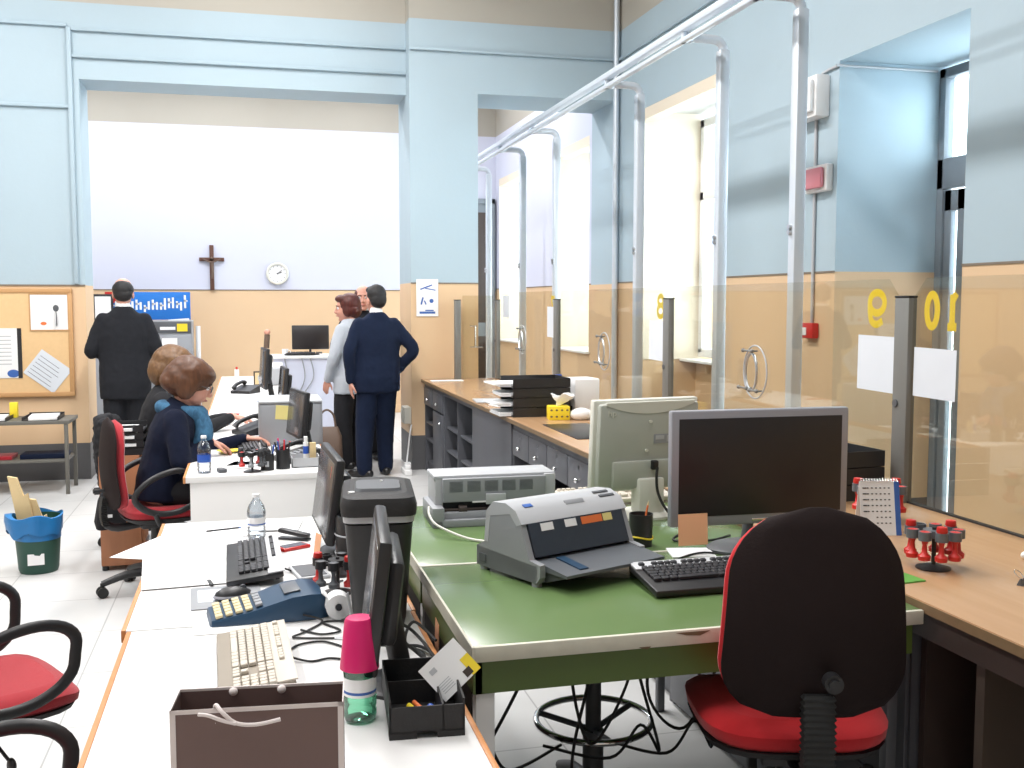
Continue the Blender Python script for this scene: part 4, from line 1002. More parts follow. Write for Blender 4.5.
# ------------------------------------------------------------ things on the two nearest white desks
# brown paper carrier bag
t = thing('shopping_bag', 'dark brown paper carrier bag with white trim and rope handle', 'bag', (0.008, 1.655, 0.74), R(-6)); t.scale = (1.02, 1, 0.95)
w_, d_, h_ = 0.128, 0.045, 0.25
th = 0.0012
def sheet(p): return p
b = B('bag', 'bagw')
b.bx(-w_, w_, -d_, -d_ + th, 0, h_); b.bx(-w_, w_, d_ - th, d_, 0, h_); b.bx(-w_, -w_ + th, -d_, d_, 0, h_); b.bx(w_ - th, w_, -d_, d_, 0, h_); b.bx(-w_, w_, -d_, d_, 0, th)
b.obj('body', t)
b = B('bagw')
e = 0.0005
b.bx(-w_ - e, -w_ + 0.008, -d_ - e, -d_, 0, h_ + e); b.bx(w_ - 0.008, w_ + e, -d_ - e, -d_, 0, h_ + e); b.bx(-w_, w_, -d_ - e, -d_, h_ - 0.007, h_ + e)
b.bx(-w_, w_, d_ - th - e, d_ + e, h_ - 0.004, h_ + e); b.bx(w_, w_ + e, -d_, -d_ + 0.008, 0, h_); b.bx(w_ - th, w_ + e, -d_, d_, h_ - 0.005, h_ + e); b.bx(-w_ - e, -w_ + th, -d_, d_, h_ - 0.005, h_ + e)
b.obj('white_trim', t)
b = B('bagw'); b.tube([(-0.062, -d_ + 0.003, h_ - 0.025), (-0.062, -d_ + 0.004, h_ + 0.004), (-0.05, -d_ - 0.012, h_ - 0.002), (-0.03, -d_ - 0.014, h_ - 0.02), (0.0, -d_ - 0.014, h_ - 0.024), (0.035, -d_ - 0.013, h_ - 0.018)], 0.0032, seg=8)
b.tube([(-0.085, -d_ - 0.010, h_ - 0.004), (-0.07, -d_ - 0.014, h_ - 0.005), (-0.05, -d_ - 0.015, h_ - 0.014), (-0.03, -d_ - 0.016, h_ - 0.020)], 0.0032, seg=8)
b.sph((-0.045, d_ - 0.006, h_ - 0.006), 0.007); b.sph((0.03, d_ - 0.006, h_ - 0.006), 0.007)
b.obj('rope_handle', t)
# bottles
def bottle(label, loc, r, h, m, cap, capname='cap', band='whitep', group=None):
    t = thing('plastic_bottle', label, 'bottle', loc, group=group)
    prof = [(0.001, 0.004), (r * 0.5, 0.0), (r * 0.92, 0.004), (r, 0.015), (r, h * 0.12), (r * 0.94, h * 0.15), (r, h * 0.18), (r, h * 0.26), (r * 0.97, h * 0.3), (r * 0.97, h * 0.5), (r, h * 0.54), (r, h * 0.62), (r * 0.85, h * 0.74), (r * 0.45, h * 0.86), (r * 0.36, h * 0.89), (r * 0.36, h * 0.93)]
    B(m).lathe(prof, seg=32).obj('bottle_body', t)
    B(band, 'ink').lathe([(r * 0.98, h * 0.3), (r * 0.985, h * 0.33), (r * 0.985, h * 0.36), (r * 0.985, h * 0.48), (r * 0.98, h * 0.5)], seg=32, mis=[0, 1, 0, 0]).obj('label_band', t, 'white label with a blue stripe')
    if cap: B(cap).lathe([(0.001, h), (r * 0.38, h), (r * 0.42, h * 0.995), (r * 0.42, h * 0.93), (0.001, h * 0.93)], seg=20).obj('cap', t)
    return t
bottle('clear plastic water bottle with a white cap on the second white desk', (0.018, 3.85, 0.74), 0.033, 0.165, 'pet', 'whitep')
bottle('clear water bottle with a blue label beside the hand of the woman in navy', (-0.225, 5.42, 0.74), 0.034, 0.19, 'pet', 'whitep', band='bluep')
t = bottle('green plastic bottle with a magenta cup over its neck', (0.210, 2.10, 0.74), 0.034, 0.19, 'petg', None)
o = B('pink').lathe([(0.038, 0.0), (0.0405, 0.0), (0.030, 0.098), (0.026, 0.104), (0.001, 0.105), (0.001, 0.102), (0.026, 0.1), (0.038, 0.0)], seg=36).obj('drinking_cup'); tag(o, 'magenta plastic cup upturned over the green bottle', 'cup', None, (0.210, 2.10, 0.852))
# blue card terminal with paper roll
t = thing('card_terminal', 'dark blue payment terminal with cream keys on the white desk', 'terminal', (0.045, 2.89, 0.74), R(-84))
# local +y is away from the user (world +x), local x = along the desk
b = B('teal'); rs = []
for (y, hw, z) in ((-0.165, 0.06, 0.006), (-0.16, 0.072, 0.018), (-0.12, 0.078, 0.024), (-0.06, 0.082, 0.034), (0.0, 0.088, 0.052), (0.05, 0.094, 0.066), (0.10, 0.094, 0.070), (0.13, 0.088, 0.066), (0.15, 0.075, 0.045)):
    rs.append([Vector((-hw, y, 0.002)), Vector((-hw * 1.0, y, z * 0.6)), Vector((-hw * 0.93, y, z)), Vector((-hw * 0.5, y, z * 1.04)), Vector((hw * 0.5, y, z * 1.04)), Vector((hw * 0.93, y, z)), Vector((hw, y, z * 0.6)), Vector((hw, y, 0.002))])
b.rings(rs); b.obj('body', t)
b = B('keyc', 'grey')
for i in range(5):
    for j in range(5):
        y = -0.14 + i * 0.026; z = 0.0235 + max(0, (y + 0.14)) * 0.17 + (0.005 if i > 3 else 0)
        b.box((-0.056 + j * 0.028, y, z + 0.003), (0.022, 0.019, 0.008), rot=(R(10), 0, 0), bev=0.002, mi=(1 if i == 4 else 0))
b.obj('keys', t, 'cream coloured keys')
B('rack').box((0, 0.055, 0.0715), (0.10, 0.045, 0.004), rot=(R(8), 0, 0), bev=0.001).obj('display', t)
B('greyd').bx(-0.0905, -0.088, 0.02, 0.05, 0.015, 0.03).obj('card_slot', t)
t = thing('paper_roll', 'white till roll behind the blue payment terminal', 'paper roll', (0.225, 2.82, 0.741))
b = B('whitep', 'card'); rs = []
for (r_, y) in ((0.010, -0.028), (0.034, -0.028), (0.034, 0.028), (0.010, 0.028)): rs.append([Vector((r_ * math.cos(a), y, 0.034 + r_ * math.sin(a))) for a in [2 * PI * k / 28 for k in range(28)]])
b.rings(rs, close=True); b.obj('roll', t)
B('whitep').prism([(-0.034, -0.028, 0.034), (-0.036, -0.028, 0.034), (-0.03, -0.028, 0.060), (-0.045, -0.028, 0.075), (-0.043, -0.028, 0.077), (-0.028, -0.028, 0.062)], (0, 0.056, 0)).obj('loose_end', t)
B('cabd').cyl((0, -0.035, 0.034), (0, 0.035, 0.034), 0.008).obj('spindle', t)
t = thing('roll_bracket', 'bent grey metal strip standing beside the till roll', 'bracket', (0.245, 2.62, 0.74), R(70))
B('greyl').box((0, 0, 0.06), (0.02, 0.003, 0.125), rot=(R(-12), 0, 0), bev=0.001).obj('upright', t); B('greyl').box((0, 0.02, 0.002), (0.02, 0.05, 0.003), bev=0.001).obj('foot_plate', t)
o = B('whitep').box((0, 0, 0.001), (0.19, 0.16, 0.002)).obj('paper_sheet'); tag(o, 'white sheet under the blue payment terminal', 'paper', None, (-0.06, 2.83, 0.7405), 0.05)
# loose sheets
for k, (x, y, w, d, a, lb) in enumerate(((-0.24, 3.80, 0.30, 0.42, -0.45, 'large white sheet overhanging the left edge of the second white desk'), (-0.13, 3.99, 0.30, 0.21, 0.10, 'white sheet at the far edge of the second white desk'), (-0.19, 3.44, 0.30, 0.42, 0.08, 'large white sheet left of the black keyboard'), (0.08, 4.05, 0.21, 0.20, -0.15, 'white sheet beside the clear bottle on the second white desk'))):
    o = B('whitep').box((0, 0, 0.001), (w, d, 0.0012)).obj('paper_sheet'); tag(o, lb, 'paper', 'loose white sheets on the second white desk', (x, y, 0.7405 + k * 0.0016), a)
for k, (x, y, a) in enumerate(((-0.10, 3.98, 0.3), (-0.03, 3.62, 1.1))):
    o = B('black', 'ink').cyl((-0.065, 0, 0.004), (0.055, 0, 0.004), 0.0038, seg=8).cyl((0.055, 0, 0.004), (0.068, 0, 0.004), 0.0038, 0.0008, seg=8, mi=1).obj('pen'); tag(o, ('pen at the far edge of the second white desk', 'pen beside the clear bottle on the second white desk')[k], 'pen', None, (x, y, 0.748 + 0.001), a)
o = B('black').sph((0, 0, 0.008), (0.014, 0.02, 0.008)).obj('rubber_blob'); tag(o, 'small black object left of the clear bottle', 'cap', None, (-0.02, 3.72, 0.741))
# ink pad, phones, orange scraps near the second monitor
t = thing('ink_pad', 'grey ink pad on the white desk beside the stamp carousel', 'ink pad', (0.175, 3.30, 0.74), R(10)); B('greyl').bx(-0.05, 0.05, -0.08, 0.08, 0, 0.012, bev=0.004).obj('tin', t); B('greyd').bx(-0.04, 0.04, -0.07, 0.07, 0.012, 0.014).obj('pad', t)
t = thing('mobile_phone', 'red mobile phone on the white desk beside the second monitor', 'phone', (0.14, 3.66, 0.74), R(-60)); B('redp').bx(-0.028, 0.028, -0.055, 0.055, 0, 0.012, bev=0.004).obj('case', t); B('screen').bx(-0.023, 0.023, -0.045, 0.045, 0.012, 0.013).obj('screen', t)
t = thing('stapler', 'black stapler on the white desk behind the red phone', 'stapler', (0.15, 3.80, 0.74), R(60)); B('black').bx(-0.018, 0.018, -0.06, 0.06, 0, 0.008, bev=0.003).obj('base', t); B('black').box((0, 0, 0.025), (0.03, 0.12, 0.016), rot=(R(8), 0, 0), bev=0.005).obj('arm', t)
# black round holder with white rings
t = thing('tape_spool', 'round black container with pale rings behind the second monitor', 'container', (0.335, 3.32, 0.74))
B('black').lathe([(0.001, 0), (0.07, 0), (0.075, 0.02), (0.075, 0.17), (0.07, 0.18), (0.062, 0.18), (0.062, 0.02), (0.001, 0.02)]).obj('body', t)
for z in (0.06, 0.12): B('greyl').tube([(0.0755 * math.cos(a), 0.0755 * math.sin(a), z) for a in [2 * PI * k / 20 for k in range(20)]], 0.003, close=True, sub=2, seg=6).obj('ring', t)
# shredder on the desk
t = thing('paper_shredder', 'black paper shredder with a grey band, standing behind the edge-on monitor', 'shredder', (0.335, 2.80, 0.74), R(-6)); t.scale = (1, 1, 1.06)
b = B('black'); rs = []
def rrect(hx, hy, z, r=0.03, tilt=0.0, n=6, cy=0):
    P = []
    for (sx_, sy_, a0) in ((1, 1, 0), (-1, 1, 90), (-1, -1, 180), (1, -1, 270)):
        for k in range(n + 1):
            a = R(a0 + 90 * k / n); x = sx_ * (hx - r) + r * math.cos(a); y = sy_ * (hy - r) + r * math.sin(a) + cy
            P.append(Vector((x, y, z + y * tilt)))
    return P
b.rings([rrect(0.066, 0.10, 0.0), rrect(0.070, 0.11, 0.02), rrect(0.088, 0.155, 0.27)]); b.obj('bin', t)
B('greyl').rings([rrect(0.092, 0.160, 0.276), rrect(0.093, 0.161, 0.292)]).obj('grey_band', t, 'pale grey band')
b = B('blackm'); b.rings([rrect(0.097, 0.166, 0.292, 0.035), rrect(0.099, 0.168, 0.318, 0.035), rrect(0.093, 0.162, 0.336, 0.04), rrect(0.075, 0.14, 0.343, 0.05)]); h_ = b.obj('cutter_head', t)
B('greyd').rings([rrect(0.062, 0.075, 0.343, 0.02, cy=-0.02), rrect(0.058, 0.071, 0.350, 0.02, cy=-0.02)]).obj('feed_panel', h_)
B('cabd').bx(-0.05, 0.05, 0.075, 0.083, 0.336, 0.346).obj('feed_slot', h_)
B('whitep').cyl((-0.07, -0.10, 0.338), (-0.07, -0.10, 0.345), 0.009).cyl((0.01, 0.02, 0.349), (0.01, 0.02, 0.353), 0.004).obj('button', h_, 'white button')
# black desk tray with compartments and a card
t = thing('desk_organiser', 'black plastic tray with compartments on the nearest white desk', 'desk tray', (0.338, 2.10, 0.74), R(-4))
b = B('blackm'); hx, hy, hz = 0.075, 0.125, 0.065
b.bx(-hx, hx, -hy, hy, 0.012, 0.016)
for (a, c, d2, e2) in ((-hx, hx, -hy, -hy + 0.004), (-hx, hx, hy - 0.004, hy), (-hx, -hx + 0.004, -hy, hy), (hx - 0.004, hx, -hy, hy), (-hx, hx, 0.02, 0.024), (0.03, 0.034, -hy, 0.02)):
    b.bx(a, c, d2, e2, 0.012, hz if e2 < 0.1 else hz + 0.012)
b.bx(-hx, -0.02, -hy, -hy + 0.03, 0, 0.012); b.bx(0.02, hx, -hy, -hy + 0.03, 0, 0.012); b.bx(-hx, -0.02, hy - 0.03, hy, 0, 0.012); b.bx(0.02, hx, hy - 0.03, hy, 0, 0.012)
b.obj('tray', t)
t = thing('advert_card', 'white card with a yellow corner leaning in the black desk tray', 'card', (0.375, 2.085, 0.790), 0)
b = B('whitep', 'yellow', 'brown', 'greyl'); b.box((0, 0, 0), (0.10, 0.001, 0.085)); b.bx(0.028, 0.05, -0.0012, 0.0004, -0.0425, 0.0, mi=1)
b.bx(0.016, 0.034, -0.0014, -0.0004, -0.038, -0.022, mi=2)
for k in range(5): b.bx(-0.04, -0.01, -0.0011, 0, -0.03 + k * 0.005, -0.0285 + k * 0.005, mi=3)
b.bx(-0.035, -0.02, -0.0011, 0, 0.015, 0.026, mi=3)
c_ = b.obj('card_face', t); c_.rotation_euler = (R(-35), R(-38), R(10)); c_.location = (0.02, 0.0, 0.045)
def bit(m, lb, x, y, r_, cat='cap'):
    o = B(m).cyl((0, -0.012, 0), (0, 0.012, 0.004), r_).sph((0, -0.012, 0), r_ * 1.1).obj('bottle_cap' if cat == 'cap' else 'glue_stick'); tag(o, lb, cat, None, (x, y, 0.766), 0.4)
bit('redp', 'small red item in the black desk tray', 0.300, 2.04, 0.006); bit('yellow', 'small yellow item in the black desk tray', 0.312, 2.065, 0.006); bit('bluep', 'blue glue stick cap in the black desk tray', 0.352, 2.045, 0.009, 'glue stick'); bit('orange', 'small orange item in the black desk tray', 0.325, 2.08, 0.005)
t = thing('adapter', 'grey power adapter behind the black desk tray', 'adapter', (0.335, 2.275, 0.74), 0.2); B('greyd').bx(-0.03, 0.03, -0.035, 0.035, 0, 0.035, bev=0.005).obj('case', t); B('whitep').bx(-0.025, 0.025, -0.03, 0.03, 0.035, 0.036).obj('sticker', t, 'white sticker')
for k, p in enumerate(([(0.33, 2.30, 0.78), (0.38, 2.34, 0.75), (0.40, 2.45, 0.746), (0.37, 2.55, 0.746), (0.40, 2.60, 0.78), (0.44, 2.50, 0.76)],
    [(0.34, 2.40, 0.80), (0.38, 2.42, 0.76), (0.405, 2.36, 0.746), (0.41, 2.25, 0.746), (0.39, 2.22, 0.75)],
    [(0.30, 2.50, 0.76), (0.36, 2.52, 0.747), (0.40, 2.50, 0.748), (0.42, 2.42, 0.75), (0.41, 2.30, 0.748)],
    [(0.35, 2.46, 0.82), (0.38, 2.50, 0.79), (0.41, 2.46, 0.76), (0.42, 2.36, 0.747), (0.42, 2.2, 0.747)],
    [(0.10, 3.35, 0.75), (0.15, 3.28, 0.744), (0.19, 3.15, 0.744), (0.27, 3.18, 0.744)],
    [(-0.03, 3.02, 0.744), (0.03, 3.10, 0.744), (0.12, 3.20, 0.744), (0.20, 3.22, 0.744)],
    [(0.12, 2.72, 0.744), (0.17, 2.67, 0.744), (0.22, 2.69, 0.744), (0.18, 2.77, 0.744), (0.25, 2.76, 0.744), (0.27, 2.68, 0.744)],
    [(0.13, 2.80, 0.76), (0.18, 2.78, 0.745), (0.13, 2.70, 0.744), (0.10, 2.66, 0.744), (0.20, 2.63, 0.744)],
    [(0.08, 2.50, 0.75), (0.13, 2.47, 0.744), (0.18, 2.48, 0.744), (0.24, 2.44, 0.744)],
    [(0.08, 2.55, 0.744), (0.11, 2.60, 0.744), (0.17, 2.61, 0.744), (0.22, 2.55, 0.744)])):
    cable(p, 0.0028 if k > 3 else 0.004, label=['black cables behind the edge-on monitor', 'thin cable on the white desk among the devices'][k > 3], group=['cables behind the edge-on monitor', 'thin cables on the white desks'][k > 3])

# ------------------------------------------------------------ desk of the woman in navy
t = thing('computer_case', 'grey box with sticky notes standing on the white desk', 'box', (0.055, 6.36, 0.74))
B('grey').bx(0, 0.375, 0, 0.42, 0.0, 0.255, bev=0.004).obj('body', t); B('greyl').bx(0.0, 0.375, -0.008, 0.42, 0.255, 0.268, bev=0.003).obj('lid', t, 'pale lid')
B('grey').bx(0.01, 0.365, -0.008, 0.0, 0.012, 0.245, bev=0.004).obj('front_panel', t)
o = B('posty').box((0, 0, 0), (0.075, 0.001, 0.085)).obj('sticky_note'); tag(o, 'yellow sticky note on the grey box', 'note', None, (0.19, 6.350, 0.94), 0); o.rotation_euler = (0, 0.08, 0)
o = B('posty').box((0, 0, 0), (0.06, 0.001, 0.085)).obj('sticky_note'); tag(o, 'second sticky note on the grey box, beside the monitor', 'note', None, (0.275, 6.350, 0.945))
def cupc(label, x, y, r, h, pens, mcol='black'):
    t = thing('pen_cup', label, 'cup', (x, y, 0.74)); B(mcol).lathe([(0.001, 0), (r, 0), (r, h), (r - 0.003, h), (r - 0.004, 0.006), (0.001, 0.006)]).obj('cup', t)
    for k, m in enumerate(pens):
        a = 2 * PI * k / len(pens) + 0.4; o = B(m).cyl((0.4 * r * math.cos(a), 0.4 * r * math.sin(a), 0.008), (1.1 * r * math.cos(a), 1.1 * r * math.sin(a), h + 0.035 + 0.008 * (k % 3)), 0.0045, seg=8).sph((1.1 * r * math.cos(a), 1.1 * r * math.sin(a), h + 0.035 + 0.008 * (k % 3)), 0.005, u=8, v=6).obj('pen'); tag(o, 'pen standing in the %s' % label.split(' on the')[0], 'pen', 'pens in the ' + label, (x, y, 0.74))
cupc('black pen cup with a white mark, left of two on the desk', 0.085, 5.44, 0.034, 0.085, ('bluep', 'black', 'whitep', 'black', 'steel'))
cupc('black pen cup with coloured pens, right of two on the desk', 0.165, 5.47, 0.036, 0.10, ('redp', 'bluep', 'pink', 'black', 'ink', 'redp', 'black'))
o = B('greyl').bx(-0.010, 0.010, -0.001, 0, -0.014, 0.014).obj('sticker'); tag(o, 'pale mark on the left black pen cup', 'sticker', None, (0.083, 5.405, 0.775))
t = thing('desk_organiser', 'grey plastic holder with white and beige items beside the pen cups', 'holder', (0.275, 5.52, 0.74)); B('greyl').bx(-0.065, 0.075, -0.05, 0.05, 0, 0.004).bx(-0.065, 0.075, -0.05, -0.046, 0, 0.05).bx(-0.065, 0.075, 0.046, 0.05, 0, 0.06).bx(-0.065, -0.061, -0.05, 0.05, 0, 0.05).bx(0.071, 0.075, -0.05, 0.05, 0, 0.06).obj('tray', t)
o = B('card').box((0, 0, 0.06), (0.03, 0.02, 0.12)).obj('envelope'); tag(o, 'beige envelope standing in the grey plastic holder', 'envelope', None, (0.32, 5.52, 0.744), 0.2)
o = B('whitep', 'bluep').cyl((0, 0, 0), (0, 0, 0.12), 0.014).cyl((0, 0, 0.12), (0, 0, 0.15), 0.010, mi=0).cyl((0, 0, 0.06), (0, 0, 0.1), 0.0145, mi=1).obj('correction_bottle'); tag(o, 'white and blue tube standing in the grey plastic holder', 'tube', None, (0.285, 5.53, 0.745))
t = thing('desk_telephone', 'black telephone on the desk behind the pen cups', 'telephone', (0.245, 5.72, 0.74), R(-70)); B('black').prism([(-0.09, -0.10, 0), (-0.09, 0.10, 0), (-0.09, 0.10, 0.07), (-0.09, -0.10, 0.025)], (0.18, 0, 0)).obj('base', t); B('black').tube([(-0.065, -0.09, 0.045), (-0.065, -0.06, 0.07), (-0.065, 0.04, 0.095), (-0.065, 0.09, 0.088)], [0.022, 0.014, 0.014, 0.022], sub=4).obj('handset', t)
b = B('grey')
for i in range(4):
    for j in range(3): b.box((0.0 + j * 0.026, -0.06 + i * 0.026, 0.038 + i * 0.006), (0.018, 0.016, 0.008), rot=(R(13), 0, 0))
t2 = b.obj('keys', t)
for k, (x, y, a, w, d, m, lb) in enumerate(((-0.10, 5.72, 0.2, 0.21, 0.29, 'whitep', 'white papers in front of the woman in navy'), (-0.04, 5.60, -0.3, 0.15, 0.21, 'whitep', 'smaller white papers near the stamp carousel'), (-0.05, 6.75, 0.1, 0.25, 0.32, 'whitep', 'white papers beside the grey box on the desk'), (0.02, 5.92, 0.3, 0.15, 0.12, 'whitep', 'white papers by the keyboard of the woman in navy'))):
    o = B(m).box((0, 0, 0.004), (w, d, 0.008), bev=0.001).obj('paper_stack'); tag(o, lb, 'papers', 'white papers on the desk of the woman in navy', (x, y, 0.7405), a)
o = B('posty').box((0, 0, 0.002), (0.15, 0.10, 0.004)).obj('yellow_pad'); o.data.materials[0] = M['yellow']; tag(o, 'yellow slip between the hands of the woman in navy', 'paper', None, (-0.10, 6.12, 0.752), 0.3)
o = B('greyd').bx(-0.02, 0.02, -0.03, 0.03, 0, 0.02, bev=0.006).obj('eraser'); tag(o, 'small dark block beside the bottle with the blue label', 'block', None, (-0.14, 5.42, 0.74), 0.3)
t = thing('desk_telephone', 'black desk telephone by the hand of the woman with light brown hair', 'telephone', (0.02, 6.90, 0.75), R(-60)); B('black').prism([(-0.09, -0.10, 0), (-0.09, 0.10, 0), (-0.09, 0.10, 0.08), (-0.09, -0.10, 0.025)], (0.18, 0, 0)).obj('base', t); B('black').tube([(-0.065, -0.09, 0.045), (-0.065, -0.06, 0.075), (-0.065, 0.04, 0.105), (-0.065, 0.09, 0.10)], [0.022, 0.014, 0.014, 0.022], sub=4).obj('handset', t)

# ------------------------------------------------------------ farthest desk
o = B('redp').tube([(-0.1, 0, 0.008), (-0.05, 0.05, 0.008), (0.05, 0.05, 0.008), (0.1, 0, 0.008)], 0.006, sub=4).obj('glasses_cord'); tag(o, 'red cord lying on the near end of the farthest desk', 'cord', None, (-0.17, 8.12, 0.741), 0.3)
t = thing('spectacles', 'folded spectacles on the near end of the farthest desk', 'glasses', (-0.12, 8.0, 0.742), 0.2)
b = B('black')
for s in (-1, 1): b.tube([(s * 0.033 + 0.024 * math.cos(a), 0, 0.02 + 0.018 * math.sin(a)) for a in [2 * PI * k / 12 for k in range(12)]], 0.002, close=True, sub=2, seg=6)
b.obj('frame', t)
for k, (x, y, a, lb) in enumerate(((0.02, 9.15, 0.3, 'pile of papers on the farthest desk, beside the monitors'), (0.10, 8.9, -0.2, 'papers on the farthest desk, close to the nearer monitor'), (-0.12, 11.5, 0.05, 'brochures lying at the far end of the farthest desk'))):
    o = B('whitep', 'ink').box((0, 0, 0.012), (0.22, 0.30, 0.024), bev=0.002).box((0.02, 0.05, 0.0245), (0.14, 0.03, 0.001), mi=1).obj('paper_stack'); tag(o, lb, 'papers', 'paper piles on the farthest desk', (x, y, 0.7405), a)
t = thing('desk_telephone', 'black telephone on the farthest desk', 'telephone', (-0.03, 10.15, 0.74), R(-30)); B('black').prism([(-0.10, -0.10, 0), (-0.10, 0.10, 0), (-0.10, 0.10, 0.07), (-0.10, -0.10, 0.025)], (0.2, 0, 0)).obj('base', t); B('black').tube([(-0.065, -0.10, 0.05), (-0.065, -0.06, 0.08), (-0.065, 0.05, 0.10), (-0.065, 0.10, 0.09)], [0.024, 0.016, 0.016, 0.024], sub=4).obj('handset', t)
t = thing('photo_frame', 'small framed photograph on the farthest desk', 'photo frame', (0.12, 11.0, 0.74), 0.0); B('brown').box((0, 0, 0.075), (0.14, 0.01, 0.15), bev=0.002).obj('frame', t); B('card', 'greyl').box((0, -0.006, 0.075), (0.11, 0.002, 0.12)).sph((0, -0.007, 0.08), (0.03, 0.001, 0.04), mi=1).obj('photo', t)
o = B('whitep', 'redp').cyl((0, 0, 0), (0, 0, 0.09), 0.025).cyl((0, 0, 0.09), (0, 0, 0.12), 0.012, mi=1).obj('small_bottle'); tag(o, 'small pale bottle at the far end of the farthest desk', 'bottle', None, (-0.13, 12.3, 0.74))
t = thing('desk_printer', 'grey printer on the farthest desk behind the monitors', 'printer', (0.25, 11.2, 0.74), 0); B('greyl').bx(-0.12, 0.12, -0.2, 0.2, 0, 0.18, bev=0.02).obj('body', t); B('whitep').box((0, 0.0, 0.2), (0.2, 0.3, 0.012), rot=(R(5), 0, 0)).obj('paper_tray', t)
o = B('bagbr', 'skin').cyl((0, 0, 0), (0.01, 0, 0.12), 0.025).sph((0.01, 0, 0.14), 0.028, mi=1).obj('figurine'); tag(o, 'small brownish ornament on top of the tall far monitor', 'ornament', None, (0.16, 9.55, 1.19))
t = thing('white_cup', 'white cup on the high desk at the back', 'cup', (0.43, 12.7, 0.96)); B('whitep').lathe([(0.001, 0), (0.03, 0), (0.038, 0.08), (0.034, 0.08), (0.028, 0.006), (0.001, 0.006)]).obj('cup', t); B('whitep').tube([(0.035, 0, 0.065), (0.06, 0, 0.06), (0.06, 0, 0.03), (0.032, 0, 0.02)], 0.004, sub=3).obj('handle', t)
for k, x in enumerate((0.42, 0.62, 0.72)):
    cable([(x, 12.59, 0.93), (x + 0.03, 12.58, 0.7), (x - 0.06 * k, 12.585, 0.4), (x + 0.05, 12.58, 0.06)], 0.008, 'grey', 'grey cable hanging down the front of the high desk', 'cables on the front of the high desk')

# ------------------------------------------------------------ back wall
t = thing('wooden_cross', 'dark wooden cross with a figure on the back wall', 'cross', (-0.46, YB - 0.02, 1.76))
b = B('crossw'); b.bx(-0.028, 0.028, -0.015, 0.015, 0, 0.62, bev=0.004); b.bx(-0.165, 0.165, -0.015, 0.015, 0.40, 0.45, bev=0.004); b.obj('beams', t)
b = B('bagbr'); b.tube([(0, -0.025, 0.16), (0.01, -0.028, 0.26), (0, -0.028, 0.38)], [0.012, 0.018, 0.024], sub=3); b.sph((0, -0.03, 0.44), 0.02); b.tube([(-0.12, -0.024, 0.43), (0, -0.028, 0.385), (0.12, -0.024, 0.43)], 0.009, sub=3); b.obj('figure', t)
t = thing('wall_clock', 'round cream wall clock right of the cross', 'clock', (0.42, YB - 0.02, 1.995))
b = B('card', 'chip'); b.lathe([(0.001, 0), (0.15, 0), (0.155, 0.02), (0.145, 0.035), (0.125, 0.035), (0.125, 0.02), (0.001, 0.02)], seg=40); c_ = b.obj('case', t); c_.rotation_euler = (R(90), 0, 0); c_.data.materials[0] = M['puttyl']
b = B('whitep'); b.lathe([(0.001, 0.022), (0.122, 0.022), (0.122, 0.018), (0.001, 0.018)], seg=36); c_ = b.obj('dial', t); c_.rotation_euler = (R(90), 0, 0)
b = B('greyd')
for k in range(12): a = PI * k / 6; b.box((0.105 * math.sin(a), -0.0235, 0.105 * math.cos(a)), (0.006, 0.002, 0.018), rot=(0, a, 0))
b.obj('hour_marks', t)
b = B('black'); b.box((0.028, -0.026, 0.01), (0.06, 0.002, 0.009), rot=(0, R(-20), 0)); b.box((0.03, -0.028, 0.025), (0.085, 0.002, 0.006), rot=(0, R(-40), 0)); b.cyl((0, -0.03, 0), (0, -0.022, 0), 0.01); b.obj('hands', t)
# grey cabinet with blue banner
t = thing('metal_cabinet', 'grey metal cabinet at the back left with papers taped to it', 'cabinet', (-1.15, 14.35, 0))
B('grey').bx(-0.55, 0.45, -0.2, 0.25, 0, 1.36, bev=0.006).obj('body', t)
for (a, c) in ((-0.54, -0.055), (-0.045, 0.44)):
    d = B('grey').bx(a, c, -0.215, -0.2, 0.04, 1.18, bev=0.004).obj('door', t); B('chrome').bx(c - 0.06, c - 0.04, -0.235, -0.215, 0.6, 0.75, bev=0.003).obj('handle', d)
B('greyd').bx(-0.54, 0.44, -0.212, -0.2, 1.20, 1.345, bev=0.003).obj('top_panel', t)
for (x, z, w, h, lb, m) in ((0.17, 1.06, 0.19, 0.15, 'upper white paper taped to the grey cabinet', 'whitep'), (0.17, 0.86, 0.19, 0.2, 'lower white paper taped to the grey cabinet', 'whitep'), (0.33, 1.27, 0.13, 0.10, 'yellow note on the top of the grey cabinet', 'yellow'), (0.15, 1.26, 0.19, 0.04, 'narrow white strip on the top of the grey cabinet', 'whitep')):
    o = B(m).box((0, 0, 0), (w, 0.001, h)).obj('paper_notice'); tag(o, lb, 'notice', None, (-1.15 + x, 14.35 - 0.2165, z))
t = thing('banner', 'blue banner board with white lettering on top of the grey cabinet', 'banner', (-1.15, 14.30, 1.37))
B('postb').bx(-0.62, 0.43, -0.01, 0.01, 0, 0.36, bev=0.002).obj('board', t)
b = B('whitep'); random.seed(5)
for k in range(19):
    x = -0.55 + k * 0.05; h = (0.09, 0.11, 0.13, 0.10)[k % 4] + (0.04 if k in (13, 15, 18) else 0); z0 = 0.13 - (0.03 if k in (17, 8) else 0) + (0.02 if k > 13 else 0)
    b.bx(x, x + 0.026, -0.0115, -0.01, z0, z0 + h)
    if k % 2 == 0: b.bx(x, x + 0.045, -0.0115, -0.01, z0 + h * 0.5, z0 + h * 0.5 + 0.02)
b.obj('lettering', t)
B('redp').bx(-0.62, -0.40, -0.0112, -0.0098, 0.22, 0.36).obj('red_corner', t)
B('whitep').box((0.28, -0.012, -0.005), (0.26, 0.003, 0.03), rot=(0, R(-4), 0)).obj('white_strip', t)
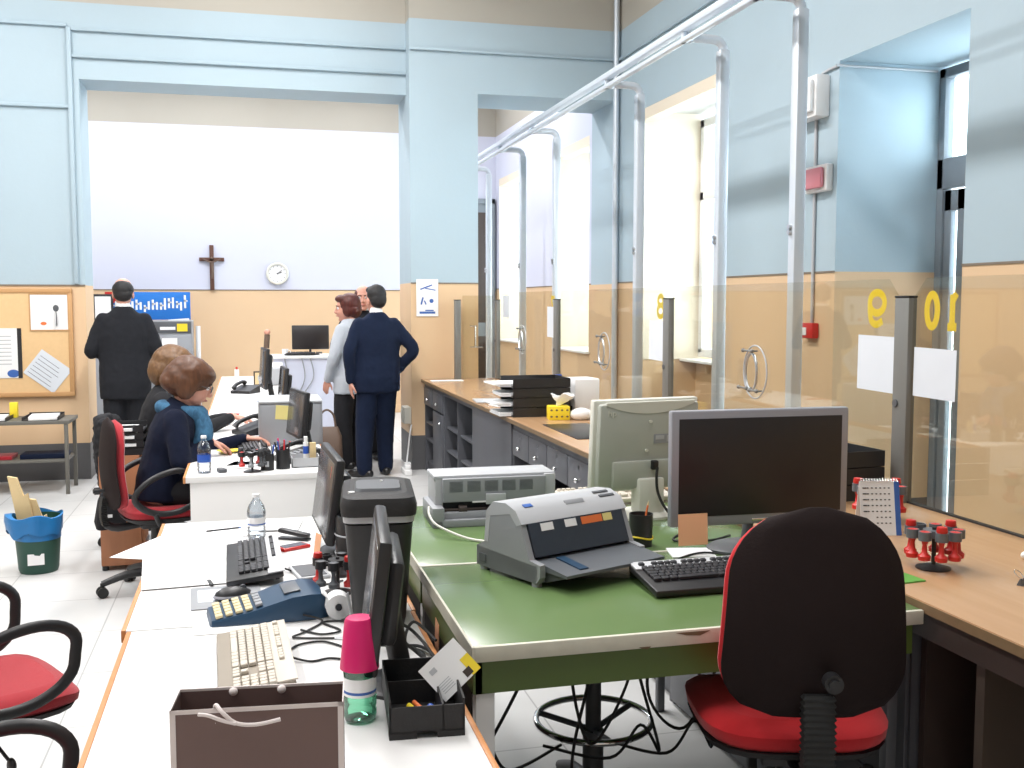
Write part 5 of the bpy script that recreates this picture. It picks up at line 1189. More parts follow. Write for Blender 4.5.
t = thing('ring_binder', 'white ring binder with a black spine beside the blue banner', 'binder', (-1.78, 14.2, 1.30), R(6)); B('black').bx(-0.12, 0.12, 0, 0.07, 0, 0.40, bev=0.004).obj('cover', t); B('whitep').bx(-0.10, 0.09, -0.004, 0.0, 0.02, 0.37).obj('label_sheet', t)
t = thing('metal_cabinet', 'low grey cabinet under the white ring binder', 'cabinet', (-2.0, 14.3, 0)); B('grey').bx(-0.28, 0.28, -0.2, 0.25, 0, 1.30, bev=0.006).obj('body', t); B('grey').bx(-0.26, 0.26, -0.21, -0.2, 0.05, 1.25, bev=0.004).obj('door', t)
t = thing('paper_roll', 'white paper tube leaning right of the grey cabinet', 'tube', (-0.64, 14.4, 0)); B('whitep').cyl((0, 0, 0), (0.0, 0.1, 1.28), 0.03).obj('tube', t)

# ------------------------------------------------------------ left wall area
t = thing('cork_board', 'large framed pinboard on the left wall', 'pinboard', (-2.45, YP - 0.02, 0))
B('cork').bx(-1.0, 0.90, -0.012, 0.016, 0.80, 1.68).obj('board', t)
for (a, c, d2, e2) in ((-1.04, 0.94, 0.76, 0.80), (-1.04, 0.94, 1.68, 1.72), (-1.04, -1.0, 0.80, 1.68), (0.90, 0.94, 0.80, 1.68)): B('corkf').bx(a, c, -0.02, 0.016, d2, e2, bev=0.004).obj('frame', t)
def wallpaper(name, x, z, w, h, rot, label, cat='paper', mats=('whitep',), extra=None):
    t = thing(name, label, cat, (x, YP - 0.036, z)); t.rotation_euler = (0, rot, 0)
    B(*mats).box((0, 0, 0), (w, 0.002, h)).obj('sheet', t)
    if extra: extra(t)
    return t
def ex1(t):
    B('greyd').tube([(0.06, -0.002, -0.12), (0.06, -0.002, -0.04), (0.055, -0.002, 0.02)], [0.05, 0.035, 0.018], sub=3, flat=0.05).sph((0.055, -0.002, 0.035), (0.025, 0.002, 0.03)).obj('printed_figure', t)
    B('orange').sph((-0.05, -0.002, -0.10), (0.025, 0.001, 0.015)).obj('printed_spot', t)
    B('corkf').bx(-0.165, 0.165, -0.004, 0.0, -0.165, -0.155).bx(-0.165, 0.165, -0.004, 0, 0.155, 0.165).bx(-0.165, -0.155, -0.004, 0, -0.155, 0.155).bx(0.155, 0.165, -0.004, 0, -0.155, 0.155).obj('frame', t)
wallpaper('wall_picture', -1.70, 1.51, 0.32, 0.32, 0, 'framed white picture with a dark figure at the upper right of the pinboard', 'picture', extra=ex1)
def ex2(t):
    B('black').bx(0.10, 0.135, -0.003, 0.0, -0.22, 0.22).obj('dark_border', t); B('ink').sph((0.06, -0.002, -0.18), (0.05, 0.001, 0.035)).obj('blue_spot', t)
    b = B('greyl')
    for r_ in range(8): b.bx(-0.10, 0.05, -0.0018, 0, -0.1 + r_ * 0.035, -0.092 + r_ * 0.035)
    b.obj('printed_rows', t)
wallpaper('wall_calendar', -2.07, 1.15, 0.27, 0.44, 0, 'white wall calendar with a dark right border on the pinboard', 'calendar', extra=ex2)
def ex3(t):
    b = B('greyd')
    for r_ in range(6): b.bx(-0.13, 0.10 - 0.02 * (r_ % 3), -0.0018, 0, -0.10 + r_ * 0.035, -0.096 + r_ * 0.035)
    b.obj('printed_rows', t)
wallpaper('pinned_sheet', -1.73, 0.985, 0.31, 0.26, R(38), 'tilted pale sheet pinned low on the pinboard', 'paper', ('paperb',), ex3)
# little steel table with a shelf
t = thing('side_table', 'low steel table with a lower shelf under the pinboard', 'table', (-2.25, 9.45, 0))
TZ = 0.62
B('fshelf').bx(-0.85, 0.80, -0.22, 0.24, TZ - 0.03, TZ, bev=0.004).obj('tabletop', t); B('fshelf').bx(-0.82, 0.77, -0.20, 0.22, 0.27, 0.29, bev=0.003).obj('lower_shelf', t)
for sx_ in (-0.82, 0.77):
    for sy_ in (-0.20, 0.22): B('fshelf').bx(sx_ - 0.015, sx_ + 0.015, sy_ - 0.015, sy_ + 0.015, 0, TZ - 0.03, bev=0.003).obj('leg', t)
def trayp(x, lb, z=TZ, m='black'):
    t = thing('paper_tray', lb, 'tray', (x, 9.42, z)); B(m).bx(-0.14, 0.14, -0.16, 0.16, 0, 0.006).bx(-0.14, 0.14, 0.155, 0.16, 0, 0.04).bx(-0.14, -0.135, -0.16, 0.16, 0, 0.03).bx(0.135, 0.14, -0.16, 0.16, 0, 0.03).obj('tray', t)
    o = B('whitep').box((0, 0, 0.012), (0.22, 0.29, 0.03), bev=0.002).obj('paper_stack'); tag(o, 'white papers in the ' + lb, 'papers', None, (x + 0.01, 9.40, z + 0.0065), 0.08)
trayp(-1.68, 'black tray at the right end of the steel table'); trayp(-2.08, 'black tray at the left on the steel table')
o = B('yellow').bx(-0.03, 0.03, -0.03, 0.03, 0, 0.13, bev=0.004).obj('glue_box'); tag(o, 'small yellow box between the trays on the steel table', 'box', None, (-1.94, 9.58, TZ))
o = B('redp').bx(-0.18, 0.18, -0.12, 0.12, 0, 0.03, bev=0.003).obj('folder'); tag(o, 'red folder on the lower shelf of the steel table', 'folder', None, (-2.1, 9.45, 0.29)); o.data.materials[0] = M['red']
o = B('navy').bx(-0.18, 0.18, -0.12, 0.12, 0, 0.04, bev=0.004).obj('folder'); tag(o, 'dark blue folder on the lower shelf of the steel table', 'folder', None, (-1.68, 9.45, 0.29))
# waste bin
t = thing('waste_bin', 'dark green waste bin with a blue liner, left on the floor', 'bin', (-1.235, 6.62, 0))
B('bing').lathe([(0.001, 0), (0.105, 0), (0.112, 0.02), (0.135, 0.33), (0.13, 0.33), (0.11, 0.02), (0.001, 0.015)]).obj('bin', t)
b = B('binb'); bm = b.bm; vs = []
for i, (r_, z) in enumerate(((0.128, 0.20), (0.130, 0.30), (0.136, 0.345), (0.144, 0.342), (0.146, 0.30), (0.139, 0.235))):
    vs.append([bm.verts.new(((r_ + (0.006 * math.sin(5 * a + i) if i > 1 else 0) + (0.03 * max(0, math.cos(a - PI)) if i > 2 else 0)) * math.cos(a), (r_ + (0.006 * math.sin(7 * a) if i > 1 else 0)) * math.sin(a), z + (0.012 * math.sin(4 * a + 1) if i > 1 else 0) + (0.015 * math.sin(6 * a) if i == 5 else 0))) for a in [2 * PI * k / 40 for k in range(40)]])
for i in range(5):
    for j in range(40): f = bm.faces.new((vs[i][j], vs[i][(j + 1) % 40], vs[i + 1][(j + 1) % 40], vs[i + 1][j])); f.smooth = True
b.obj('bin_liner', t, 'blue plastic liner')
b = B('whitep'); 
b.bx(-0.055, 0.035, -0.128, -0.122, 0.05, 0.115); lb_ = b.obj('label_sticker', t, 'torn white sticker'); lb_.rotation_euler = (R(-5), 0, R(8))
for k, (dx, h, a) in enumerate(((-0.02, 0.56, -0.12), (0.05, 0.42, 0.05))):
    o = B('card').prism([(-0.045, 0, 0), (0.045, 0, 0), (0.045, 0, h - 0.10 - 0.02), (0.02, 0, h - 0.13), (0.005, 0, h - 0.02), (-0.045, 0, h)], (0, 0.02, 0)).obj('cardboard_piece'); tag(o, ('tall cardboard piece sticking out of the waste bin', 'shorter cardboard piece in the waste bin')[k], 'cardboard', None, (-1.235 + dx, 6.62 + 0.03 * k, 0.03), 0.1); o.rotation_euler = (R(3), R(-9), a)
# wooden drawer unit
t = thing('drawer_unit', 'reddish wooden drawer unit behind the red chair', 'drawer unit', (-0.74, 6.74, 0))
B('wood').bx(-0.13, 0.10, -0.24, 0.06, 0.03, 0.69, bev=0.003).obj('body', t)
for k in range(3):
    d = B('wood').bx(0.10, 0.115, -0.22, 0.04, 0.06 + k * 0.21, 0.25 + k * 0.21, bev=0.003).obj('drawer', t); B('steel').bx(0.115, 0.13, -0.14, -0.04, 0.15 + k * 0.21, 0.165 + k * 0.21, bev=0.003).obj('handle', d)
for sx_ in (-0.11, 0.08):
    for sy_ in (-0.21, 0.03): B('black').cyl((sx_, sy_, 0), (sx_, sy_, 0.03), 0.02).obj('foot', t)
# poster on the pillar
t = thing('wall_poster', 'white poster with blue sketches on the wall pillar', 'poster', (1.655, YP - 0.228, 1.64)); B('whitep').box((0, 0, 0), (0.21, 0.002, 0.35)).obj('sheet', t)
b = B('ink')
b.box((-0.01, -0.0015, 0.10), (0.12, 0.001, 0.012), rot=(0, R(-20), 0)); b.box((0.03, -0.0015, 0.08), (0.10, 0.001, 0.010), rot=(0, R(10), 0)); b.box((-0.05, -0.0015, -0.03), (0.015, 0.001, 0.07), rot=(0, R(15), 0)); b.box((-0.02, -0.0015, -0.045), (0.012, 0.001, 0.04), rot=(0, R(-25), 0)); b.sph((0.04, -0.0015, -0.03), (0.02, 0.001, 0.02)); b.box((0, -0.0015, -0.14), (0.15, 0.001, 0.02)); b.box((0.02, -0.0015, -0.12), (0.08, 0.001, 0.012)); b.obj('printed_pattern', t)
# socket boxes and bag by the pillar
t = thing('socket_box', 'beige electrical box low on the side of the wall pillar', 'electrical box', (1.50, 9.90, 0.52)); B('puttyl').bx(-0.07, 0, -0.1, 0.1, -0.08, 0.08, bev=0.008).obj('housing', t); B('puttyl').bx(-0.08, -0.07, -0.06, 0.06, -0.05, 0.05, bev=0.003).obj('cover', t)
t = thing('power_strip', 'white power strip and plugs at the foot of the wall pillar', 'power strip', (1.42, 9.60, 0.0)); B('whitep').bx(-0.04, 0.03, -0.15, 0.1, 0, 0.05, bev=0.006).bx(-0.03, 0.02, -0.12, -0.05, 0.05, 0.09, bev=0.005).bx(-0.02, 0.04, -0.02, 0.05, 0.05, 0.10, bev=0.005).obj('strip', t); B('whitep').tube([(0.0, 0.0, 0.09), (0.03, 0.1, 0.2), (0.05, 0.12, 0.35), (0.07, 0.14, 0.44)], 0.008, sub=4).obj('lead', t)
t = thing('handbag', 'brown leather bag on the floor beside the woman in the white jacket', 'bag', (0.70, 9.75, 0)); B('bagbr').rings([rrect(0.12, 0.08, 0.0, 0.03), rrect(0.14, 0.10, 0.12, 0.05), rrect(0.13, 0.085, 0.36, 0.04), rrect(0.10, 0.03, 0.44, 0.02)]).obj('body', t); B('bagbr').tube([(-0.08, 0, 0.42), (-0.06, 0, 0.55), (0.0, 0, 0.6), (0.06, 0, 0.55), (0.08, 0, 0.42)], 0.010, sub=4).obj('strap', t)

# ------------------------------------------------------------ people
class Blob:
    """overlapping closed volumes fused into one smooth skin by a voxel remesh"""
    def __init__(s, *mats): s.b = B(*mats)
    def limb(s, P, r, seg=14, sub=4, flat=1.0):
        s.b.tube(P, r, seg=seg, sub=sub, flat=flat)
        rad = r if hasattr(r, '__len__') else [r] * len(P)
        s.b.sph(P[0], rad[0] * (0.98 if flat == 1 else min(flat, 1) * 0.9)); s.b.sph(P[-1], rad[-1] * (0.98 if flat == 1 else min(flat, 1) * 0.9)); return s
    def ell(s, c, r, rot=(0, 0, 0)): s.b.sph(c, r, rot, u=20, v=14); return s
    def trunk(s, sec, n=24, xrot=0.0):
        """sec: (centre, half width, half depth); rings stay level across X"""
        rs = []; m = len(sec)
        for i, (c, rx, ry) in enumerate(sec):
            c = Vector(c); a = Vector(sec[max(0, i - 1)][0]); e = Vector(sec[min(m - 1, i + 1)][0])
            t = (e - a).normalized(); X = Vector((math.cos(xrot), math.sin(xrot), 0)); Y = t.cross(X).normalized()
            p = 2.4
            ring = []
            for k in range(n):
                an = 2 * PI * k / n; ca, sa = math.cos(an), math.sin(an); q = (abs(ca) ** p + abs(sa) ** p) ** (-1 / p)
                ring.append(c + X * (rx * ca * q) + Y * (ry * sa * q))
            rs.append(ring)
        s.b.rings(rs); return s
    def obj(s, name, parent, vox=0.012, smooth=6, label=None, T=None, noise=0.0):
        o = s.b.obj(name)
        if T is not None: o.data.transform(T)
        m = o.modifiers.new('r', 'REMESH'); m.mode = 'VOXEL'; m.voxel_size = vox; m.use_smooth_shade = True
        m = o.modifiers.new('s', 'SMOOTH'); m.factor = 0.5; m.iterations = smooth
        if noise:
            tx = bpy.data.textures.new('n', 'CLOUDS'); tx.noise_scale = 0.06
            d = o.modifiers.new('d', 'DISPLACE'); d.texture = tx; d.strength = noise; d.mid_level = 0.5
        dg = bpy.context.evaluated_depsgraph_get()
        me = bpy.data.meshes.new_from_object(o.evaluated_get(dg)); old = o.data
        o.modifiers.clear(); o.data = me; bpy.data.meshes.remove(old); me.name = name
        for p in me.polygons: p.use_smooth = True
        o.parent = parent
        if label: o['label'] = label
        return o
HS = 1.09
def V(*a): return Vector(a)
def head_T(c, pitch=0, yaw=0, roll=0):
    return Matrix.Translation(c) @ Euler((R(pitch), R(roll), R(yaw))).to_matrix().to_4x4() @ Matrix.Scale(HS, 4)
def add_head(bl, T, neck):
    P = lambda x, y, z: T @ Vector((x, y, z))
    rot = T.to_euler()
    def e(c, r): bl.ell(P(*c), tuple(q * HS for q in r), tuple(rot))
    e((0, -0.012, 0.032), (0.074, 0.093, 0.086)); e((0, 0.022, -0.028), (0.060, 0.068, 0.082)); e((0, 0.036, -0.084), (0.038, 0.042, 0.030))
    e((0, 0.058, 0.030), (0.055, 0.030, 0.022)); e((0.028, 0.062, -0.032), (0.022, 0.022, 0.026)); e((-0.028, 0.062, -0.032), (0.022, 0.022, 0.026))
    bl.b.tube([P(0, 0.082, 0.016), P(0, 0.096, -0.008), P(0, 0.106, -0.030)], [0.008, 0.010, 0.013], sub=3)
    e((0, 0.100, -0.032), (0.016, 0.013, 0.010)); e((0, 0.084, -0.061), (0.023, 0.012, 0.010)); e((0, 0.072, -0.098), (0.018, 0.014, 0.014))
    for s_ in (-1, 1): e((s_ * 0.074, -0.006, -0.016), (0.010, 0.020, 0.032))
    bl.limb([P(0, -0.02, -0.05), (P(0, -0.02, -0.08) + Vector(neck)) / 2, Vector(neck)], [0.052, 0.052, 0.060])
def face_bits(parent, T, glasses=False):
    def put(o): o.parent = parent; o.matrix_local = T; return o
    for s_ in (-1, 1):
        b = B('whitep', 'eye'); b.sph((s_ * 0.029, 0.075, 0.004), 0.0115, u=12, v=8); b.sph((s_ * 0.029, 0.0835, 0.004), (0.006, 0.004, 0.006), u=10, v=6, mi=1); put(b.obj('eye'))
        put(B('hairk').tube([(s_ * 0.012, 0.089, 0.024), (s_ * 0.03, 0.088, 0.029), (s_ * 0.046, 0.078, 0.023)], 0.003, sub=3, seg=6).obj('eyebrow'))
    put(B('lips').tube([(-0.02, 0.090, -0.061), (0, 0.0965, -0.060), (0.02, 0.090, -0.061)], [0.003, 0.0055, 0.003], sub=3, seg=8).obj('mouth'))
    if glasses:
        b = B('greyd')
        for s_ in (-1, 1):
            b.tube([(s_ * 0.031 + 0.024 * math.cos(a), 0.098, 0.002 + 0.016 * math.sin(a)) for a in [2 * PI * k / 12 for k in range(12)]], 0.0018, close=True, sub=2, seg=6)
            b.tube([(s_ * 0.055, 0.097, 0.006), (s_ * 0.072, 0.05, 0.006), (s_ * 0.078, -0.005, -0.004)], 0.0018, sub=3, seg=6)
        b.tube([(-0.008, 0.099, 0.006), (0, 0.103, 0.009), (0.008, 0.099, 0.006)], 0.0018, sub=3, seg=6)
        put(b.obj('spectacles'))
def hand(bl, wrist, d, back, side, curl=0.5, s=1.0):
    """d: pointing direction, back: direction the back of the hand faces, side: +1/-1 picks the thumb's side"""
    d = Vector(d).normalized(); back = Vector(back); back = (back - d * back.dot(d)).normalized(); lat = d.cross(back) * side
    w = Vector(wrist)
    bl.b.tube([w - d * 0.02, w + d * 0.02, w + d * 0.05 * s, w + d * 0.088 * s], [0.026, 0.033 * s, 0.040 * s, 0.037 * s], sub=3, flat=0.42) if False else None
    # palm as a row of overlapping flattened capsules
    for k in range(4):
        o_ = (-0.030 + 0.020 * k) * s
        bl.limb([w + lat * o_ * 0.55, w + d * 0.045 * s + lat * o_ * 0.95, w + d * 0.085 * s + lat * o_], [0.016 * s, 0.0145 * s, 0.012 * s], seg=10, sub=2)
    L = (0.070, 0.080, 0.075, 0.058)
    for k in range(4):
        o_ = (0.032 - 0.0205 * k) * s; l = L[k] * s; c = curl * (0.85 + 0.1 * k)
        p0 = w + d * 0.083 * s + lat * o_; a1, a2, a3 = c * 0.5, c * 1.2, c * 1.7
        f = lambda a: d * math.cos(a) - back * math.sin(a)
        spread = lat * (0.10 - 0.07 * k)
        p1 = p0 + (f(a1) + spread * 0.5) * l * 0.45; p2 = p1 + (f(a2) + spread * 0.3) * l * 0.32; p3 = p2 + f(a3) * l * 0.23
        bl.limb([p0, p1, p2, p3], [0.0105 * s, 0.0095 * s, 0.0085 * s, 0.0075 * s], seg=8, sub=2)
    t0 = w + d * 0.022 * s + lat * 0.022 * s; t1 = t0 + (d * 0.6 + lat * 0.75 - back * 0.25) * 0.042 * s; t2 = t1 + (d * 0.85 + lat * 0.35 - back * 0.35) * 0.032 * s; t3 = t2 + (d * 0.95 + lat * 0.1 - back * 0.4) * 0.022 * s
    bl.limb([t0, t1, t2, t3], [0.015 * s, 0.012 * s, 0.0105 * s, 0.009 * s], seg=8, sub=2)
def shoe(t, ankle, yaw, m='shoe', L=0.27):
    a = Vector(ankle); f = Vector((-math.sin(yaw), math.cos(yaw), 0))
    bl = Blob(m)
    bl.limb([a + V(0, 0, 0.02) , Vector((a.x, a.y, 0.07))], [0.045, 0.046])
    base = Vector((a.x, a.y, 0))
    bl.limb([base - f * 0.055 + V(0, 0, 0.04), base + f * 0.02 + V(0, 0, 0.042), base + f * 0.11 + V(0, 0, 0.034), base + f * (L - 0.10) + V(0, 0, 0.028)], [0.038, 0.042, 0.044, 0.028])
    o = bl.obj('shoe', t, 0.009, 4)
    for v in o.data.vertices:
        if v.co.z < 0.003: v.co.z = 0.003
    return o
def standing(label, loc, rotz, H, jacket, trous, arms, hair, feet=((-0.10, 0.0, 12), (0.10, 0.0, -12)), head=(0, 0), bald=False, female=False, jlen=0.80, collar='whitep', hairm='hairk', glasses=False, sh=1.0, hands=(0.3, 0.3), bk=1.0):
    k = H / 1.78
    t = thing('person', label, 'person', loc, rotz)
    sw = (0.185 if female else 0.205) * sh
    hc = V(0, 0.025, 1.655 * k); neck = V(0, -0.005, 1.50 * k)
    HT = head_T(hc, head[0], head[1])
    (eL, wL, dL, bL), (eR, wR, dR, bR) = arms
    body = Blob('skin')
    add_head(body, HT, neck)
    body.trunk([(V(0, 0, 0.84 * k), 0.14, 0.09), (V(0, 0, 0.98 * k), 0.15, 0.095), (V(0, 0, 1.14 * k), 0.13, 0.09), (V(0, 0, 1.32 * k), 0.155, 0.10), (V(0, 0, 1.43 * k), 0.14, 0.08), (V(0, 0, 1.48 * k), 0.05, 0.05)])
    for s_, (e_, w_, d_, b_) in ((-1, arms[0]), (1, arms[1])):
        S_ = V(s_ * (sw - 0.03), 0, 1.42 * k)
        body.limb([S_, V(*e_), V(*w_)], [0.045, 0.034, 0.023]); hand(body, w_, d_, b_, s_ if True else 1, hands[0 if s_ < 0 else 1], 0.95 if not female else 0.85)
    for s_, (fx, fy, fa) in ((-1, feet[0]), (1, feet[1])):
        body.limb([V(s_ * 0.085, 0, 0.90 * k), V((s_ * 0.09 + fx) / 2, 0.015 + fy * 0.6, 0.50 * k), V(fx, fy - 0.01, 0.09)], [0.07, 0.048, 0.036])
    bo = body.obj('body', t, 0.0065, 3)
    face_bits(bo, HT, glasses)
    # trousers
    tr = Blob(trous)
    tr.trunk([(V(0, 0, 0.80 * k), 0.155, 0.105), (V(0, -0.01, 0.92 * k), 0.17, 0.115), (V(0, 0, 1.04 * k), 0.155, 0.10)])
    for s_, (fx, fy, fa) in ((-1, feet[0]), (1, feet[1])):
        tr.limb([V(s_ * 0.088, 0, 0.84 * k), V((s_ * 0.09 * 0.5 + fx * 0.5) , 0.02 + fy * 0.6, 0.50 * k), V(fx, fy + 0.005, 0.28 * k), V(fx, fy - 0.005, 0.075)], [0.105, 0.090, 0.078, 0.070])
        shoe(t, (fx, fy - 0.01, 0.09), R(fa))
    tr.obj('trousers', t, 0.012, 5, noise=0.008)
    # jacket
    j = Blob(jacket)
    j.trunk([(V(0, -0.005, jlen * k), 0.185 * bk, 0.125), (V(0, -0.008, (jlen + 0.14) * k), (0.19 if not female else 0.18) * bk, 0.132), (V(0, 0, 1.14 * k), (0.185 if not female else 0.15) * bk, 0.12), (V(0, 0, 1.30 * k), (0.20 if not female else 0.17) * bk, 0.124), (V(0, -0.005, 1.40 * k), sw - 0.01, 0.108), (V(0, -0.008, 1.46 * k), sw - 0.045, 0.088), (V(0, -0.008, 1.505 * k), 0.105, 0.076), (V(0, -0.004, 1.54 * k), 0.068, 0.066)])
    for s_, (e_, w_, d_, b_) in ((-1, arms[0]), (1, arms[1])):
        S_ = V(s_ * (sw - 0.045), -0.003, 1.425 * k); E_ = V(*e_); W_ = V(*w_)
        j.limb([S_, S_.lerp(E_, 0.5) + V(s_ * 0.008, 0, 0), E_, E_.lerp(W_, 0.5), W_.lerp(E_, 0.06)], [0.070, 0.063, 0.056, 0.050, 0.043])
    j.obj('jacket', t, 0.012, 5, noise=0.010)
    if collar:
        c = Blob(collar); c.limb([V(0, -0.006, 1.505 * k), V(0, -0.002, 1.552 * k)], [0.064, 0.060]); c.obj('shirt_collar', t, 0.007, 2)
    h = Blob(hairm)
    for (c, r_) in hair: h.ell(HT @ Vector(c), tuple(q * HS for q in r_), tuple(HT.to_euler()))
    h.obj('hair', t, 0.007, 3, noise=0.008)
    return t
short = (((0, -0.028, 0.042), (0.080, 0.088, 0.088)), ((0, -0.055, 0.0), (0.072, 0.060, 0.075)), ((0, 0.03, 0.085), (0.062, 0.055, 0.035)))
balding = (((0, -0.045, 0.025), (0.080, 0.074, 0.074)), ((0, -0.055, -0.01), (0.073, 0.058, 0.065)), ((0.045, 0.0, 0.03), (0.037, 0.06, 0.05)), ((-0.045, 0.0, 0.03), (0.037, 0.06, 0.05)))
standing('man in a charcoal suit seen from behind, standing before the blue banner', (-1.035, 9.55, 0), R(4), 1.80, 'charc', 'charc',
    (((-0.27, -0.03, 1.17), (-0.18, 0.19, 1.20), (0.35, 0.9, 0.1), (-0.4, 0, 0.9)), ((0.265, -0.02, 1.17), (0.18, 0.20, 1.20), (-0.35, 0.9, 0.1), (0.4, 0, 0.9))), balding, head=(-8, 0), jlen=0.76, sh=1.02, bk=1.13)
standing('man in a navy suit seen from behind, one hand in his trouser pocket', (1.135, 9.48, 0), R(10), 1.74, 'navy', 'navy',
    (((-0.275, -0.06, 1.14), (-0.25, -0.02, 0.88), (0.05, 0.1, -1), (-1, 0, 0)), ((0.33, -0.07, 1.16), (0.215, 0.04, 0.97), (-0.4, 0.3, -0.8), (1, 0.2, 0.2))), short, feet=((-0.125, 0.0, 38), (0.105, 0.10, -6)), head=(-4, 12), jlen=0.80, sh=1.0, bk=1.14)
rh = (((0, -0.03, 0.035), (0.093, 0.100, 0.095)), ((0, -0.055, -0.02), (0.088, 0.075, 0.080)), ((0, 0.035, 0.085), (0.070, 0.06, 0.036)), ((0.062, -0.01, -0.02), (0.03, 0.05, 0.06)), ((-0.062, -0.01, -0.02), (0.03, 0.05, 0.06)))
standing('woman with short dark red hair in a white jacket, talking to the men', (0.945, 10.05, 0), R(52), 1.66, 'wjack', 'coat',
    (((-0.24, 0.02, 1.08), (-0.20, 0.12, 0.86), (0, 0.3, -1), (-1, 0, 0)), ((0.24, 0.02, 1.08), (0.18, 0.18, 0.92), (-0.3, 0.8, -0.4), (0.6, 0, 0.6))), rh, female=True, hairm='hairr', collar=None, jlen=0.78, head=(-6, 30), bk=1.12)
standing('man facing the camera, almost hidden behind the man in the navy suit', (1.14, 10.60, 0), R(172), 1.76, 'charc', 'charc',
    (((-0.29, 0.0, 1.14), (-0.25, 0.08, 0.88), (0.0, 0.2, -1), (-1, 0, 0)), ((0.29, 0.0, 1.14), (0.25, 0.08, 0.88), (0, 0.2, -1), (1, 0, 0))), balding, hairm='hairr', jlen=0.8)

def seated(label, loc, rotz, top, legs, hairs, hairm, rhand, lhand, relb, lelb, glasses=True, scarf=None, headc=(0, 0.15, 1.15), hp=-24, feet=((-0.10, 0.33), (0.10, 0.30)), yaw=0):
    t = thing('person', label, 'person', loc, rotz)
    hc = V(*headc); HT = head_T(hc, hp, yaw); neck = V(0, 0.10, 1.0)
    body = Blob('skin'); add_head(body, HT, neck)
    body.trunk([(V(0, -0.03, 0.50), 0.15, 0.10), (V(0, -0.02, 0.62), 0.14, 0.09), (V(0, 0.02, 0.80), 0.14, 0.09), (V(0, 0.06, 0.93), 0.14, 0.075), (V(0, 0.085, 1.0), 0.05, 0.05)])
    for s_, e_, w_ in ((-1, lelb, lhand), (1, relb, rhand)):
        S_ = V(s_ * 0.145, 0.055, 0.92); W_ = V(*w_[0])
        body.limb([S_, V(*e_), W_], [0.042, 0.033, 0.023]); hand(body, W_, w_[1], w_[2], s_, w_[3], 0.92)
    for s_, (fx, fy) in ((-1, feet[0]), (1, feet[1])):
        body.limb([V(s_ * 0.08, 0.0, 0.53), V(s_ * 0.10, 0.38, 0.55), V(fx, fy, 0.10)], [0.065, 0.05, 0.034])
        shoe(t, (fx, fy, 0.09), 0, L=0.24)
    bo = body.obj('body', t, 0.006, 3); face_bits(bo, HT, glasses)
    tr = Blob(legs); tr.trunk([(V(0, -0.06, 0.515), 0.165, 0.10), (V(0, -0.03, 0.60), 0.17, 0.12), (V(0, -0.02, 0.68), 0.15, 0.10)])
    for s_, (fx, fy) in ((-1, feet[0]), (1, feet[1])): tr.limb([V(s_ * 0.085, 0.0, 0.555), V(s_ * 0.10, 0.20, 0.555), V(s_ * 0.10, 0.38, 0.55), V(fx, fy, 0.14)], [0.085, 0.078, 0.07, 0.052])
    tr.obj('trousers', t, 0.012, 5)
    j = Blob(top)
    j.trunk([(V(0, -0.045, 0.515), 0.185, 0.135), (V(0, -0.035, 0.62), 0.178, 0.13), (V(0, 0.0, 0.76), 0.165, 0.122), (V(0, 0.035, 0.88), 0.185, 0.124), (V(0, 0.055, 0.96), 0.172, 0.108), (V(0, 0.07, 1.01), 0.12, 0.085), (V(0, 0.09, 1.05), 0.075, 0.066)])
    for s_, e_, w_ in ((-1, lelb, lhand), (1, relb, rhand)):
        S_ = V(s_ * 0.138, 0.05, 0.955); E_ = V(*e_); W_ = V(*w_[0]); j.limb([S_, S_.lerp(E_, 0.5) + V(s_ * 0.01, 0, 0), E_, E_.lerp(W_, 0.5), W_.lerp(E_, 0.10)], [0.066, 0.062, 0.054, 0.046, 0.038])
    j.obj('sweater', t, 0.011, 5, noise=0.010)
    if scarf:
        c = Blob(scarf)
        c.limb([V(0.075, 0.06, 1.0), V(0.06, 0.15, 0.99), V(0, 0.19, 0.975), V(-0.06, 0.15, 0.99), V(-0.075, 0.06, 1.0), V(-0.03, -0.01, 1.02), V(0.04, -0.01, 1.02), V(0.075, 0.06, 1.0)], 0.040)
        c.limb([V(0.03, 0.18, 0.98), V(0.05, 0.20, 0.88), V(0.045, 0.17, 0.76), V(0.04, 0.15, 0.66)], [0.045, 0.052, 0.055, 0.05]); c.limb([V(-0.03, 0.18, 0.98), V(-0.04, 0.20, 0.88), V(-0.04, 0.17, 0.74)], [0.045, 0.05, 0.05])
        c.obj('scarf', t, 0.009, 4, noise=0.012)
    h = Blob(hairm)
    for (c, r_) in hairs: h.ell(HT @ Vector(c), tuple(q * HS for q in r_), tuple(HT.to_euler()))
    h.obj('hair', t, 0.007, 8, noise=0.010)
    return t
bob = (((0, -0.028, 0.036), (0.103, 0.118, 0.096)), ((0, -0.060, -0.005), (0.106, 0.098, 0.092)), ((0, -0.100, -0.035), (0.090, 0.062, 0.050)), ((0, 0.022, 0.064), (0.084, 0.074, 0.050)), ((0.078, -0.022, -0.015), (0.028, 0.052, 0.078)), ((-0.078, -0.022, -0.015), (0.028, 0.052, 0.078)))
curly = (((0, -0.035, 0.035), (0.118, 0.128, 0.112)), ((0, -0.060, -0.02), (0.118, 0.108, 0.112)), ((0, 0.022, 0.065), (0.092, 0.078, 0.060)), ((0.08, 0.012, -0.018), (0.036, 0.066, 0.092)), ((-0.08, 0.012, -0.018), (0.036, 0.066, 0.092)))
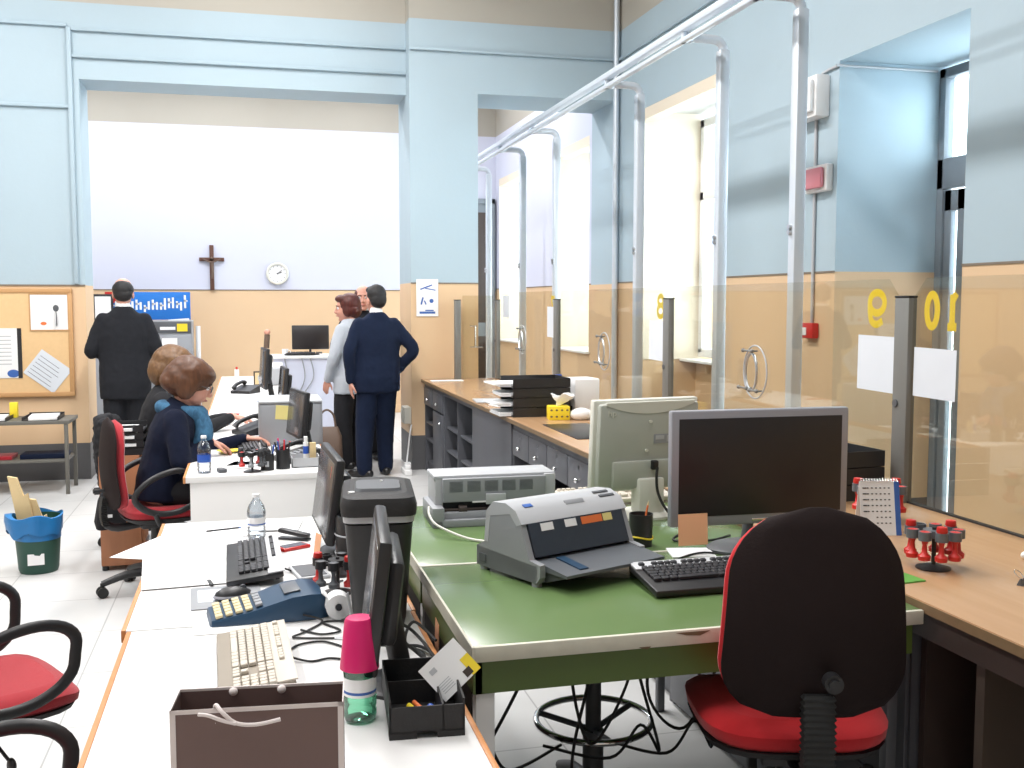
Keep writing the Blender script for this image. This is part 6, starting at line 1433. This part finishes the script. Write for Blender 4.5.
seated('seated woman in a navy sweater and blue scarf with auburn bobbed hair, typing', (-0.45, 6.03, 0), R(-86), 'navyc', 'coat', bob, 'hairb',
    ((0.04, 0.235, 0.825), (-0.2, 0.9, -0.40), (0, 0.3, 1), 0.6), ((-0.255, 0.455, 0.795), (-0.05, 0.95, -0.1), (0, 0.1, 1), 0.55), (0.235, 0.08, 0.72), (-0.27, 0.21, 0.73), scarf='scarf')
seated('seated woman with light brown wavy hair, mostly hidden behind the woman in navy', (-0.60, 7.22, 0), R(-86), 'coat', 'coat', curly, 'hairl',
    ((0.02, 0.50, 0.83), (-0.1, 0.95, -0.2), (0, 0.1, 1), 0.5), ((-0.28, 0.48, 0.80), (-0.1, 0.95, -0.1), (0, 0.1, 1), 0.5), (0.22, 0.20, 0.73), (-0.26, 0.20, 0.73), headc=(0, 0.14, 1.15), hp=-20)
# coat over the chair back
c = Blob('coat'); c.trunk([(V(0, 0, 0.27), 0.10, 0.055), (V(0.02, 0, 0.40), 0.16, 0.07), (V(0, 0, 0.56), 0.19, 0.085), (V(0, 0, 0.74), 0.20, 0.09), (V(0, 0, 0.90), 0.19, 0.085), (V(0, 0.02, 0.99), 0.13, 0.06)])
c.limb([V(-0.17, -0.03, 0.92), V(-0.20, -0.06, 0.80), V(-0.16, -0.05, 0.66), V(-0.2, -0.04, 0.5)], [0.06, 0.065, 0.05, 0.045]); c.limb([V(0.17, -0.03, 0.92), V(0.20, -0.05, 0.75), V(0.17, -0.03, 0.5)], [0.06, 0.06, 0.05])
o = c.obj('coat', None, 0.012, 4, noise=0.03); tag(o, 'black coat draped over the back of the hidden office chair', 'coat', None, (-0.90, 7.12, 0.20), R(85)); o.scale = (0.72, 0.8, 0.68)
t = thing('shoulder_bag', 'black bag with a white tag hanging low behind the red chair', 'bag', (-0.80, 6.40, 0.28), R(20)); t.scale = (0.85, 0.85, 0.85); B('coat').rings([rrect(0.09, 0.05, 0.0, 0.03), rrect(0.10, 0.06, 0.05, 0.03), rrect(0.075, 0.045, 0.20, 0.03), rrect(0.03, 0.02, 0.30, 0.01)]).obj('body', t); B('whitep').bx(-0.045, 0.0, -0.064, -0.052, 0.085, 0.105).obj('tag', t); B('coat').tube([(0, 0, 0.28), (0.02, 0.1, 0.45), (0.02, 0.2, 0.62)], 0.008, sub=3).obj('strap', t)
